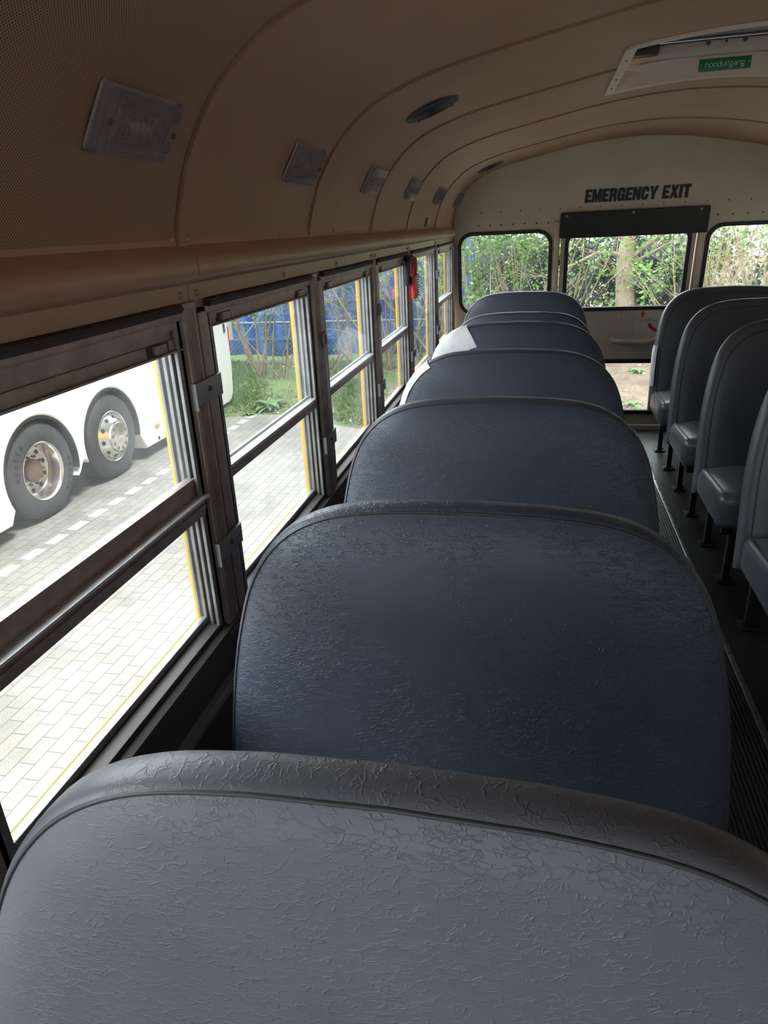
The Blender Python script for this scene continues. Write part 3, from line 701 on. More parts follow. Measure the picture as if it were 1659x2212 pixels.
# thin humanist letters drawn as strokes
def arc_(cx, cy_, rx, ry, a0, a1, n=10): return [(cx+rx*cos(rad(a0+(a1-a0)*i/n)), cy_+ry*sin(rad(a0+(a1-a0)*i/n))) for i in range(n+1)]
GL = {'n': (.62, [[(.06, 0), (.06, .62)], arc_(.30, .36, .24, .25, 180, 0)+[(.54, 0)]]), 'o': (.66, [arc_(.33, .30, .28, .31, 0, 360, 20)]),
      'd': (.66, [arc_(.31, .30, .26, .31, 0, 360, 20), [(.58, 0), (.58, 1.0)]]), 'u': (.62, [[(.07, .60)]+arc_(.31, .25, .24, .26, 180, 360)+[(.55, .60)], [(.55, .60), (.55, 0)]]),
      'i': (.2, [[(.1, 0), (.1, .6)], [(.1, .80), (.1, .86)]]), 't': (.36, [[(.15, .86), (.15, .12)]+arc_(.25, .12, .10, .13, 180, 290, 5), [(.02, .58), (.34, .58)]]),
      'g': (.64, [arc_(.30, .36, .23, .25, 0, 360, 18), [(.36, .59), (.58, .62)], [(.18, .14), (.10, .05), (.16, -.02), (.42, -.05), (.56, -.14), (.50, -.28), (.28, -.34), (.08, -.27), (.08, -.14), (.20, -.04)]]),
      'a': (.56, [[(.08, .55)]+arc_(.27, .44, .20, .17, 110, 0, 6)+[(.47, 0)], arc_(.25, .16, .21, .17, 0, 360, 16)])}
mb = MB(); x = 0; sc_ = .0175
for chh in 'nooduitgang':
    wd, strokes = GL[chh]
    for q in strokes: mb.tube([(x+a, 0, b) for a, b in q], .045, 5)
    x += wd+.05
k = .128/x
mb.v = [Vector((-.001+v.x*k, HY1-.0068+v.y*.01, 1.9055+v.z*.0185)) for v in mb.v]
obj('lettering', mb, M['signtext'], sgo)
for x in (-.014, .138):
    mb = MB(); mb.lathe([(.0015, .001), (.003, .0016), (.004, 0)], 12, Matrix.Translation((x, HY1-.0067, 1.912)) @ Matrix.Rotation(pi/2, 4, 'X')); obj('screw', mb, M['chrome'], sgo)

# ------------------------------------------------------------------ benches
HW = [(.30, .425), (.45, .421), (.60, .417), (.74, .405), (.84, .386), (.90, .366), (.945, .338), (.98, .301), (1.004, .255), (1.018, .20), (1.026, .12)]
SMOOTH = cat([(w, z) for z, w in HW], 3)
def outline(hw_scale):
    left = [(-p.x*hw_scale, p.y) for p in SMOOTH]; return left+[(0, 1.029)]+[(-x, z) for x, z in left[::-1]]
RINGS = [(.02, -.013), (.3, -.013), (.55, -.012), (.78, -.010), (.90, -.006), (.955, -.001), (.980, .0045), (.990, .006), (1.0, .014), (1.002, .030), (1.0, .046), (.988, .055), (.95, .060), (.6, .062), (.02, .062)]
RINGS_B = [(.02, -.010), (.3, -.010), (.55, -.009), (.75, -.007), (.85, -.004), (.895, -.001), (.912, .001), (.922, .002), (.95, .003), (.98, .010), (.998, .022), (1.002, .036), (.99, .052), (.95, .060), (.6, .062), (.02, .062)]
def wob(x, z, seed): return noise.noise(Vector((x*3.1, z*3.3, seed)))*.004
def back_point(out, s, y, cx, yf, seed, rec=.2):
    x, z = out; zc = .62
    X = x*s; Z = zc+(z-zc)*s
    return Vector((cx+X, yf+y-(1.03-Z)*rec+wob(X, Z, seed)*(1 if y < .05 else .3), Z))
def bench(name, cx, yf, sgn, hws, label, group, mt, seed):
    t = thing(name, label, 'bus seat', (cx, yf-.30, 0), group)
    ol = outline(hws); n = len(ol); RG = RINGS if sgn < 0 else RINGS_B
    mb = MB(); vs = [back_point(o_, s, y, cx, yf, seed) for s, y in RG for o_ in ol]
    fs = [(r*n+i, r*n+(i+1) % n, (r+1)*n+(i+1) % n, (r+1)*n+i) for r in range(len(RG)-1) for i in range(n)]
    fs += [tuple(range(n-1, -1, -1)), tuple((len(RG)-1)*n+i for i in range(n))]
    mb.add(vs, fs); b = obj('backrest', mb, mt, t, 80)
    mb = MB(); mb.tube([back_point(o_, .9845 if sgn < 0 else .917, .0052 if sgn < 0 else .0012, cx, yf, seed) for o_ in ol], .0024, 6); obj('piping', mb, M['pipe'], b, 80)
    # cushion
    def bul(v, h):
        k = max(0, 1-(v.x/h.x)**2)*max(0, 1-(v.y/h.y)**2)
        v.z += (.018*k if v.z > 0 else -.012*k) - .012*(v.y/h.y if v.z > 0 else 0)
        return v
    wd = .842*hws; yc = yf-.122-.205
    mb = MB(); mb.rbox((wd, .455, .155), .052, (cx, yc-.012, .372), n=9, bulge=bul); c = obj('cushion', mb, M['leather_s'], t, 80)
    mb = MB()
    for s_ in (-1, 1):
        pts = []
        for k in range(13):
            y = yc-.012+.19-.38*k/12
            pts.append((cx+s_*(wd/2-.022), y, .4385-.012*((y-yc)/.2275)+.0015))
        mb = MB(); mb.tube(pts, .003, 6); obj('piping', mb, M['pipe'], c, 80)
    # frame, legs
    mb = MB(); mb.box((cx-.39*hws, yc-.19, .275), (cx+.39*hws, yc-.165, .30), .003); mb.box((cx-.39*hws, yc+.165, .275), (cx+.39*hws, yc+.19, .30), .003)
    for s_ in (-1, 1): mb.box((cx+s_*.36*hws-.012, yc-.19, .275), (cx+s_*.36*hws+.012, yc+.19, .30), .003)
    wall = cx-sgn*(.545 if sgn > 0 else .545)
    obj('seat_frame', mb, M['blackm'], t)
    lx = sgn*.273 if sgn > 0 else -.30
    for yl in (yf+.045-.04, yf+.045-.407):
        mb = MB(); mb.box((lx-.0135, yl-.0135, .006), (lx+.0135, yl+.0135, .285), .003); l = obj('leg', mb, M['blackm'], t)
        mb = MB(); mb.box((lx-.032, yl-.034, .0), (lx+.034, yl+.034, .006), .002)
        for dx, dy in ((-.02, -.022), (.022, .022)): mb.lathe([(0, .013), (.006, .012), (.007, .005)], 6, Matrix.Translation((lx+dx, yl+dy, 0)))
        obj('foot_plate', mb, M['blackm'], l)
    return t
def tape(t, cx, yf, hws, seed, i0, i1, r0, r1, name='tape_patch', jag=0):
    ol = outline(hws); rows = []
    for s, y in RINGS[r0:r1+1]:
        rows.append([back_point(ol[i], s, y, cx, yf, seed) for i in range(i0, i1+1)])
    # push outwards
    c = Vector((cx, yf+.03, .62)); vs = []
    for r, row in enumerate(rows):
        for i, p in enumerate(row):
            s, y = RINGS[r0+r]; f = min(1, max(0, (s-.85)/.15)); dy = -.0028 if y < .01 else (.0028 if y > .05 else 0)
            dirv = Vector((p.x-cx, 0, p.z-.62)).normalized()*.0032*f
            vs.append(p+dirv+Vector((0, dy, 0))+Vector((random.uniform(-1, 1), random.uniform(-1, 1), random.uniform(-1, 1)))*jag)
    m = i1-i0+1; mb = MB(); mb.add(vs, [(r*m+i, r*m+i+1, (r+1)*m+i+1, (r+1)*m+i) for r in range(len(rows)-1) for i in range(m-1)])
    return obj(name, mb, M['tape'], t, 80)

LLAB = ['large grey vinyl bench back filling the bottom foreground', 'grey creased vinyl bench directly behind the foreground bench, full back visible',
        'grey vinyl bench third from camera in left row, plain rounded back', 'grey vinyl bench fourth in left row with thin pale tape down its window edge',
        'grey vinyl bench with big pale tape patch over its window-side corner', 'low sagging grey vinyl bench just in front of the hindmost left bench',
        'hindmost smooth grey bench in left row against the rear window']
LX = -.629
lyf = [-.655]+[-.785+.734*k for k in range(1, 7)]
for k in range(7):
    yy = lyf[k]
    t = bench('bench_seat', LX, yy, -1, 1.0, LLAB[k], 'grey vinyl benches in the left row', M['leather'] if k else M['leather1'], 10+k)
    if k == 5:
        for ch in t.children:
            if ch.name.startswith('backrest'):
                for c in [ch]+list(ch.children):
                    for v in c.data.vertices:
                        if v.co.z > .6: v.co.z = .6+(v.co.z-.6)*.90
                break
    nn = len(outline(1))
    if k == 3: tag(tape(t, LX, yy, 1, 13, 11, 22, 5, 11, jag=.0008), 'pale tape strip along the window edge')
    if k == 4:
        tag(tape(t, LX, yy, 1, 14, 12, 26, 3, 11, jag=.0016), 'large pale tape patch over the corner')
    if k == 6: pass
RLAB = ['hindmost grey bench in right row beside the rear door', 'grey bench in right row one place nearer than the hindmost', 'tall grey bench in right row third from the rear, dark piped edge', 'grey bench cut off by the right edge of the photo']
RX = .595
for k in range(4):
    yy = 3.66-.045-.734*k
    t = bench('bench_seat', RX, yy, 1, 1.035, RLAB[k], 'grey vinyl benches in the right row', M['leather_s'], 30+k)
    if k == 0:
        nn = len(outline(1.035))
        o_ = tape(t, RX, yy, 1.035, 30, 3, 8, 5, 10, jag=.002); o_.name = 'tape_patch'; tag(o_, 'peeling grey tape on the aisle edge')

# ------------------------------------------------------------------ small things on the left side
hm = thing('emergency_hammer', 'red emergency hammer in black holder hanging from a window post', 'emergency hammer', (-1.098, 2.15, 1.14))
mb = MB(); mb.box((-1.112, 2.085, 1.20), (-1.094, 2.145, 1.325), .006); mb.box((-1.112, 2.085, 1.292), (-1.085, 2.165, 1.318), .006); obj('holder', mb, M['rubber'], hm)
mb = MB(); mb.rbox((.022, .085, .10), .007, (-1.083, 2.165, 1.19), n=3); obj('handle', mb, M['red'], hm, 60)
mb = MB(); mb.tube([(-1.088, 2.185, 1.24), (-1.086, 2.195, 1.275), (-1.088, 2.190, 1.305), (-1.095, 2.165, 1.318)], [.012, .014, .014, .008], 8); obj('hammer_head', mb, M['red'], hm, 60)
mb = MB()
for q in range(9): mb.box((-1.079, 2.206, 1.150+q*.011), (-1.070, 2.211, 1.155+q*.011))
obj('grip_teeth', mb, M['rubber'], hm)
Mx = frame_on_ceiling(-1.112, 2.78)
mb = MB(); p, nrm = Mx.translation, Mx.to_3x3() @ Vector((0, 0, 1))
mb.box((-.045, -.004, .001), (.045, .040, .006), .001, Mx)
tg = thing('wall_tag', 'tiny green and white tag stuck above the side trim near the rear', 'tag', p)
obj('card', mb, mat('dark_green_card', (.05, .09, .07), .5), tg)
mb = MB(); a, b, c = Mx @ Vector((-.03, -.002, .008)), Mx @ Vector((.03, -.002, .008)), Mx @ Vector((-.005, .036, .008))
mb.add([a, b, c, a+nrm*.002, b+nrm*.002, c+nrm*.002], [(0, 1, 2), (3, 4, 5), (0, 1, 4, 3), (1, 2, 5, 4), (2, 0, 3, 5)]); obj('white_triangle', mb, mat('pale_green_white', (.55, .66, .58), .4), tg)

# ------------------------------------------------------------------ outside: ground, bank, fence
GZ = -1.2
def paving_mat():
    m = mat('concrete_pavers', (.40, .39, .37), .75); t = m.node_tree; b = t.nodes['Principled BSDF']; N = t.nodes.new; L = t.links.new
    g = N('ShaderNodeNewGeometry'); mp = N('ShaderNodeMapping'); mp.inputs['Rotation'].default_value = (0, 0, rad(90)); L(g.outputs['Position'], mp.inputs[0])
    br = N('ShaderNodeTexBrick'); br.inputs['Scale'].default_value = 1; br.inputs['Brick Width'].default_value = .21; br.inputs['Row Height'].default_value = .105; br.inputs['Mortar Size'].default_value = .004
    br.inputs['Color1'].default_value = (.315, .305, .29, 1); br.inputs['Color2'].default_value = (.275, .265, .255, 1); br.inputs['Mortar'].default_value = (.15, .147, .138, 1); L(mp.outputs[0], br.inputs['Vector'])
    n = N('ShaderNodeTexNoise'); n.inputs['Scale'].default_value = .9; n.inputs['Detail'].default_value = 9; n.inputs['Roughness'].default_value = .65; L(g.outputs['Position'], n.inputs['Vector'])
    r = N('ShaderNodeValToRGB'); r.color_ramp.elements[0].position = .33; r.color_ramp.elements[1].position = .56; r.color_ramp.elements[0].color = (.62, .61, .58, 1); r.color_ramp.elements[1].color = (1, 1, 1, 1); L(n.outputs['Fac'], r.inputs[0])
    mx = N('ShaderNodeMix'); mx.data_type = 'RGBA'; mx.blend_type = 'MULTIPLY'; mx.inputs['Factor'].default_value = 1; L(br.outputs['Color'], mx.inputs[6]); L(r.outputs[0], mx.inputs[7])
    n3 = N('ShaderNodeTexNoise'); n3.inputs['Scale'].default_value = 140; n3.inputs['Detail'].default_value = 3; L(g.outputs['Position'], n3.inputs['Vector'])
    r3 = N('ShaderNodeValToRGB'); r3.color_ramp.elements[0].position = .33; r3.color_ramp.elements[1].position = .5; r3.color_ramp.elements[0].color = (.6, .6, .58, 1); r3.color_ramp.elements[1].color = (1, 1, 1, 1); L(n3.outputs['Fac'], r3.inputs[0])
    m2 = N('ShaderNodeMix'); m2.data_type = 'RGBA'; m2.blend_type = 'MULTIPLY'; m2.inputs['Factor'].default_value = 1; L(mx.outputs[2], m2.inputs[6]); L(r3.outputs[0], m2.inputs[7])
    # darker patch on the pavers beside the bus
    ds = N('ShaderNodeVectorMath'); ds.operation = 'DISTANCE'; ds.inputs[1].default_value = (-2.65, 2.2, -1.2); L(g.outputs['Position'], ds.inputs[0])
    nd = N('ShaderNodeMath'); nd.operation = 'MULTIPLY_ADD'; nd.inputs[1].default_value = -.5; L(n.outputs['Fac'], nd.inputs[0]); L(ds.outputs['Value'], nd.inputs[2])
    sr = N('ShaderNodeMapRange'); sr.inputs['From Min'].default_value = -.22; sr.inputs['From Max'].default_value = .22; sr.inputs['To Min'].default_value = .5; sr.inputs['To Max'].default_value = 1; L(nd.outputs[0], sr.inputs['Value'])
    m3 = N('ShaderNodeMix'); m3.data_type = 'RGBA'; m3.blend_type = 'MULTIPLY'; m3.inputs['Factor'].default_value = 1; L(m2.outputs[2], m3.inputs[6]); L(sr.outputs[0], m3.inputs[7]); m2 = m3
    L(m2.outputs[2], b.inputs['Base Color'])
    bp = N('ShaderNodeBump'); bp.inputs['Strength'].default_value = .5; bp.inputs['Distance'].default_value = .004; L(br.outputs['Fac'], bp.inputs['Height']); bp.invert = True; L(bp.outputs[0], b.inputs['Normal'])
    return m
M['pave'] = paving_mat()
M['soil'] = mat('dry_soil', (.13, .095, .07), .95, c2=(.21, .165, .125), vscale=4, vdetail=9, bump=1, bscale=18)
def bankmat():
    m = mat('soil_and_turf', (.13, .095, .07), .95, c2=(.21, .165, .125), vscale=4, vdetail=9, bump=1, bscale=18); t = m.node_tree; b = t.nodes['Principled BSDF']; N = t.nodes.new; L = t.links.new
    soil = b.inputs['Base Color'].links[0].from_socket
    g = N('ShaderNodeNewGeometry'); n = N('ShaderNodeTexNoise'); n.inputs['Scale'].default_value = 1.7; n.inputs['Detail'].default_value = 9; n.inputs['Roughness'].default_value = .7; L(g.outputs['Position'], n.inputs['Vector'])
    sp = N('ShaderNodeSeparateXYZ'); L(g.outputs['Position'], sp.inputs[0]); gx = N('ShaderNodeMapRange'); gx.inputs['From Min'].default_value = -3.6; gx.inputs['From Max'].default_value = -.6; gx.inputs['To Min'].default_value = .10; gx.inputs['To Max'].default_value = -.13; L(sp.outputs[0], gx.inputs[0])
    ad = N('ShaderNodeMath'); L(n.outputs['Fac'], ad.inputs[0]); L(gx.outputs[0], ad.inputs[1])
    r = N('ShaderNodeMapRange'); r.inputs['From Min'].default_value = .47; r.inputs['From Max'].default_value = .56; L(ad.outputs[0], r.inputs[0])
    n2 = N('ShaderNodeTexNoise'); n2.inputs['Scale'].default_value = 30; L(g.outputs['Position'], n2.inputs['Vector']); cr2 = N('ShaderNodeValToRGB'); cr2.color_ramp.elements[0].color = (.06, .12, .03, 1); cr2.color_ramp.elements[1].color = (.14, .20, .07, 1); L(n2.outputs['Fac'], cr2.inputs[0])
    mx = N('ShaderNodeMix'); mx.data_type = 'RGBA'; L(r.outputs[0], mx.inputs['Factor']); L(soil, mx.inputs[6]); L(cr2.outputs[0], mx.inputs[7]); L(mx.outputs[2], b.inputs['Base Color']); return m
M['soil'] = bankmat()
M['chalk'] = mat('white_paver_blocks', (.62, .61, .57), .7, c2=(.5, .49, .46), vscale=12)
M['galv'] = mat('galvanised_wire', (.24, .27, .31), .5, .5)
M['bark'] = mat('pale_bark', (.46, .37, .27), .85, c2=(.33, .25, .175), vscale=34, vdetail=6, bump=1, bscale=46)
M['twig'] = mat('bare_twig', (.36, .295, .18), .8, c2=(.24, .185, .11), vscale=10)
M['dry'] = mat('dry_straw', (.46, .37, .24), .8, c2=(.33, .25, .15), vscale=14)
M['leafdark'] = leaf_mat('ivy_leaves', (.018, .052, .022), (.032, .085, .032), (.06, .13, .045))
M['leafhedge'] = leaf_mat('hedge_leaves', (.035, .085, .025), (.06, .13, .035), (.10, .19, .06))
M['leafmid'] = leaf_mat('shrub_leaves', (.06, .15, .03), (.11, .24, .05), (.19, .33, .09))
M['leaflight'] = leaf_mat('spring_leaves', (.12, .26, .045), (.20, .37, .08), (.30, .46, .16))
M['grassb'] = leaf_mat('grass_blades', (.06, .13, .03), (.10, .20, .05), (.20, .26, .09))
M['weed'] = leaf_mat('broad_weed_leaves', (.14, .27, .09), (.19, .34, .13), (.25, .40, .18))
M['coach'] = mat('white_coach_paint', (.87, .89, .92), .3)
M['tyre'] = mat('dusty_tyre', (.045, .047, .052), .75, c2=(.06, .062, .066), vscale=9)
M['tyretext'] = mat('raised_tyre_lettering', (.020, .020, .022), .7)
M['rim'] = mat('polished_alloy', (.66, .64, .61), .22, .95)
M['hub'] = mat('rusty_hub', (.22, .13, .10), .6, .3)
M['under'] = mat('dark_underbody', (.02, .02, .022), .8)
M['orange'] = mat('amber_marker', (.85, .33, .03), .3)
M['greyp'] = mat('grey_corner_plastic', (.45, .46, .46), .4)
M['slot'] = mat('dark_louvre_slot', (.03, .03, .035), .6)
def bluemat():
    m = mat('blue_sheeting', (.009, .075, .27), .6, c2=(.015, .115, .36), vscale=1.2, vdetail=3); return m
M['blue'] = bluemat()

def smooth(t): t = max(0, min(1, t)); return t*t*(3-2*t)
def edge_y(x):
    P = [(-40, 8.75), (-5.2, 8.72), (-4.4, 8.95), (-3.6, 8.45), (-3.05, 8.15), (-1.5, 7.9), (30, 7.9)]
    for (a, ya), (b, yb) in zip(P, P[1:]):
        if a <= x <= b: return ya+(yb-ya)*(x-a)/(b-a)
    return 8
def bank_z(x, y):
    d = y-edge_y(x)
    return GZ-.012+.42*smooth(d/2.6)+.05*smooth(d/.5)*noise.noise(Vector((x*1.7, y*1.7, 0)))+.03*smooth(d/.5)
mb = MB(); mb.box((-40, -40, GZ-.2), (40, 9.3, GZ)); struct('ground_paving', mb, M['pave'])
mb = MB(); xs = [-40, -20, -12]+[-8+.16*i for i in range(85)]+[8, 14, 24, 40]; nyb = 44; vs = []; fs = []
for j in range(nyb):
    for x in xs:
        d = -0.15+j*.11 if j < 36 else 3.81+(j-36)**2*.6
        y = edge_y(x)+d; vs.append((x, y, bank_z(x, y) if d > 0 else GZ-.05))
m_ = len(xs)
mb.add(vs, [(j*m_+i, j*m_+i+1, (j+1)*m_+i+1, (j+1)*m_+i) for j in range(nyb-1) for i in range(m_-1)]); bank = struct('ground_bank', mb, M['soil'], 80)
mb = MB()
for i, y in enumerate([2.25+.335*k for k in range(-6, 24)]):
    x = -5.0+.02*(y-5)*1.2
    mb.box((x-.055, y-.115, GZ-.01), (x+.055, y+.105, GZ+.002))
struct('ground_marking', mb, M['chalk'])

# chain-link fence and blue sheeting
FY = 11.0
fe = thing('chain_link_fence', 'galvanised chain-link fence with top rail in front of blue sheeting', 'fence', (-4, FY, -.85))
mb = MB(); mb.tube([(-9, FY, -.03), (-.9, FY, -.03)], .020, 8); obj('top_rail', mb, M['galv'], fe)
for x in (-8.1, -5.75, -3.35, -.95):
    mb = MB(); mb.tube([(x, FY+.03, -1.0), (x, FY+.03, -.02)], .024, 8); obj('post', mb, M['galv'], fe)
mb = MB(); k = -9.0
hgt = .88
while k < -1.9:
    for s_ in (0, 1):
        a = (k if s_ == 0 else k+hgt, FY+.002*s_, -.93); b = (k+hgt if s_ == 0 else k, FY+.002*s_, -.05); mb.tube([a, b], .0026, 3, False)
    k += .085
tag(obj('wire_mesh', mb, M['galv'], fe, 0), kind='stuff')
mb = MB(); vs = []; fs = []; nx = 160
for j, z in enumerate((-1.0, -.5, -.42, .2, .28, .9, 1.55)):
    for i in range(nx+1): vs.append((-10+8.3*i/nx, 12.0+.035*sin(i*.9)+.03*noise.noise(Vector((i*.21, z, 3))), z))
fs = [(j*(nx+1)+i, j*(nx+1)+i+1, (j+1)*(nx+1)+i+1, (j+1)*(nx+1)+i) for j in range(6) for i in range(nx)]
mb.add(vs, fs); bs = thing('blue_sheeting', 'bright blue sheeting wall behind chain-link fence and shrubs', 'sheeting', (-4, 12, -1))
o = obj('sheet', mb, M['blue'], bs, 80); sm = o.modifiers.new('thick', 'SOLIDIFY'); sm.thickness = .02
for z in (.24, -.46):
    mb = MB(); mb.box((-10, 11.94, z-.02), (-1.7, 11.965, z+.02), .005); obj('pale_strap', mb, mat('pale_blue_strap', (.04, .12, .28), .5), bs)

# ------------------------------------------------------------------ plants
def leaf(mb, p, size, up=None):
    d = Vector((random.gauss(0, 1), random.gauss(0, 1), random.gauss(0, .7))); d.normalize()
    n = Vector((random.gauss(0, 1), random.gauss(-.5, 1), random.gauss(.6, 1))); w = d.cross(n)
    if w.length < 1e-3: return
    w.normalize(); L_ = size*random.uniform(.7, 1.25); wd = L_*random.uniform(.28, .42); nn = w.cross(d)
    mb.add([p, p+d*L_*.45+w*wd-nn*.1*L_, p+d*L_, p+d*L_*.45-w*wd-nn*.1*L_], [(0, 1, 2, 3)])
def leaves(mb, c, r, n, size):
    for _ in range(n):
        while True:
            q = Vector((random.uniform(-1, 1), random.uniform(-1, 1), random.uniform(-1, 1)))
            if q.length < 1: break
        leaf(mb, Vector((c[0]+q.x*r[0], c[1]+q.y*r[1], c[2]+q.z*r[2])), size)
def stem(mb, p, d, L_, r, depth, tips, wander=.25, n=6, kids=3, seg=5):
    p = Vector(p); d = Vector(d).normalized(); pts = [p.copy()]; rs = [r]
    for i in range(seg):
        d = (d+Vector((random.gauss(0, 1), random.gauss(0, .6), random.gauss(.1, .6)))*wander/seg*1.6).normalized()
        p = p+d*L_/seg; pts.append(p.copy()); rs.append(r*(1-.75*(i+1)/seg))
        if depth > 0 and i >= 1 and random.random() < kids/seg:
            stem(mb, p, (d+Vector((random.gauss(0, .8), random.gauss(0, .5), random.gauss(.1, .5)))), L_*random.uniform(.35, .6), rs[-1]*.7, depth-1, tips, wander*1.3, max(3, n-2), kids, seg)
    mb.tube(pts, rs, n); tips.append(pts[-1]); tips.append(pts[len(pts)//2])
def shrub(name, label, x, y, stems, h, leafn, lsize, lm, sm, group=None, spread=.35, r=.018, depth=2, cat='shrub', lean=0):
    zb = bank_z(x, y)-.03; t = thing(name, label, cat, (x, y, zb), group)
    tips = []; mb = MB()
    for k in range(stems):
        d = (random.gauss(lean, spread), random.gauss(0, spread*.4), 1)
        stem(mb, (x+random.gauss(0, .10), y+random.gauss(0, .07), zb), d, h*random.uniform(.75, 1.15), r*random.uniform(.6, 1.2), depth, tips)
    obj('stems', mb, sm, t, 80)
    if leafn:
        mb = MB()
        for _ in range(leafn):
            q = random.choice(tips); leaf(mb, q+Vector((random.gauss(0, .10), random.gauss(0, .09), random.gauss(0, .10))), lsize)
        obj('foliage', mb, lm, t, 0)
    return t
GS = 'bare shrubs along the chain-link fence'
random.seed(21)
SH = [(-5.25, 10.55, 6, 1.9, 700, 'ivy-wrapped leafy shrub beside the white coach tail'), (-4.85, 10.4, 4, 2.1, 420, 'shrub with thick leaning stems just right of the coach tail'),
      (-4.15, 10.5, 5, 2.1, 240, 'bare forked shrub in front of blue sheeting, seen in second window'), (-3.55, 10.6, 6, 2.0, 260, 'many-stemmed bare shrub seen through left part of third window'),
      (-3.0, 10.45, 6, 2.1, 380, 'leafier bare shrub seen in middle of third window'), (-2.5, 10.6, 4, 2.2, 300, 'tall thin bare shrub seen through fourth window'),
      (-1.95, 10.4, 5, 2.2, 420, 'shrub seen through the window behind the red hammer'), (-2.75, 11.5, 4, 2.4, 200, 'sparse shrub growing behind the chain-link fence')]
for x, y, n_, h_, lf, lab in SH:
    shrub('bare_shrub', lab, x, y, n_+2, h_, lf, .050, M['leafmid'], M['twig'], GS, .28, .020, 3)
shrub('leafy_shrub', 'bright green leafy shrub filling left part of the rear left window', -1.45, 10.3, 7, 2.3, 4000, .065, M['leaflight'], M['dry'], 'leafy shrubs behind the bus', .22, .02)
shrub('leafy_shrub', 'green shrub with crossing pale stems in right part of the rear left window', -.85, 10.7, 11, 2.3, 2000, .065, M['leafmid'], M['dry'], 'leafy shrubs behind the bus', .25, .02)
shrub('leafy_shrub', 'fresh light green shrub right of the tree trunk', 1.95, 11.6, 6, 2.5, 1300, .085, M['leaflight'], M['twig'], 'leafy shrubs behind the bus', .25, .016)
for k, (x, y, lab) in enumerate(((2.05, 11.0, 'mossy stemmed bramble thicket at left of the rear right window'), (2.85, 11.2, 'dry brown bramble thicket at right edge of the photo'))):
    shrub('bramble_thicket', lab, x, y, 34, 2.3, 420, .06, M['leaflight'], M['dry'], 'bramble thickets behind the bus', .4, .014, 3, 'bramble')
shrub('sapling', 'slender sapling stems between ivy and tree trunk', -.15, 11.75, 13, 2.5, 110, .06, M['leaflight'], M['dry'], None, .22, .015, 3, 'sapling')
# tree with pale trunk
tx, ty = .87, 11.7; zb = bank_z(tx, ty)-.05
tr = thing('tree', 'pale barked tree trunk with long side branch seen through rear door glass', 'tree', (tx, ty, zb))
mb = MB(); mb.tube([(tx-.05, ty, zb), (tx-.02, ty, zb+.25), (tx+.005, ty, -.02), (tx-.05, ty, .57), (tx-.05, ty, .86), (tx-.02, ty, 1.33), (tx+.06, ty, 2.33), (tx+.12, ty, 3.5)], [.235, .19, .158, .142, .138, .088, .07, .035], 14); obj('trunk', mb, M['bark'], tr, 80)
BR = [([(tx-.05, ty, .76), (tx-.21, ty-.06, .88), (tx-.5, ty-.12, .915), (tx-.88, ty-.14, .74), (tx-1.36, ty-.18, .57)], .038), ([(tx, ty, .76), (tx+.18, ty-.06, .95), (tx+.5, ty-.12, 1.18), (tx+1.06, ty-.12, 1.51)], .044),
      ([(tx+.02, ty, .71), (tx+.3, ty-.12, .865), (tx+.65, ty-.24, 1.065), (tx+1.06, ty-.24, 1.22)], .024), ([(tx-.05, ty, .92), (tx-.24, ty, 1.28), (tx-.6, ty, 1.75)], .034), ([(tx-.06, ty-.12, .69), (tx-.18, ty-.18, .57), (tx-.3, ty-.24, .48)], .018)]
tips = []
for pts, r in BR:
    mb = MB(); mb.tube(pts, [r*(1-.65*i/(len(pts)-1)) for i in range(len(pts))], 8)
    for p in pts[1:]:
        for _ in range(3): stem(mb, p, (random.gauss(0, 1), random.gauss(0, .4), random.gauss(0, .7)), random.uniform(.25, .7), r*.3, 1, tips, .3, 4, 2, 4)
    obj('branch', mb, M['bark'], tr, 80)
mb = MB()
for _ in range(420): leaf(mb, random.choice(tips)+Vector((random.gauss(.25, .2), random.gauss(0, .15), random.gauss(.1, .2))), .075)
obj('foliage', mb, M['leaflight'], tr, 0)
# ivy and background greenery
iv = thing('ivy_hedge', 'dark ivy covering the fence line behind the tree trunk', 'ivy', (.6, 12.3, -.9))
mb = MB()
for _ in range(560):
    c = (random.uniform(-1.75, 2.1) if random.random() < .85 else random.uniform(2.1, 4.4), random.uniform(12.2, 12.6), random.uniform(-.85, 1.05)); leaves(mb, c, (.24, .14, .22), 44, .085)
tag(obj('foliage', mb, M['leafdark'], iv, 0), kind='stuff')
bh = thing('background_hedge', 'tall hazy hedge rising behind blue sheeting against white sky', 'hedge', (0, 13.4, -1))
mb = MB()
for _ in range(420):
    x = random.uniform(-7.5, 6.5)
    if x > 1.7 and random.random() < .6: continue
    z = random.uniform(-.4, 1.65 + .3*sin(x*1.9)) if x > -3 else random.uniform(.5, 2.1)
    leaves(mb, (x, random.uniform(12.9, 13.8), z), (.38, .2, .30), 38, .10)
tag(obj('foliage', mb, M['leafhedge'], bh, 0), kind='stuff')
mb = MB(); tips = []
for k in range(26):
    x = -7+k*.5; stem(mb, (x, 13.4, -1), (random.gauss(0, .2), 0, 1), 3.0, .03, 1, tips, .2, 5, 3)
obj('stems', mb, M['twig'], bh, 80)
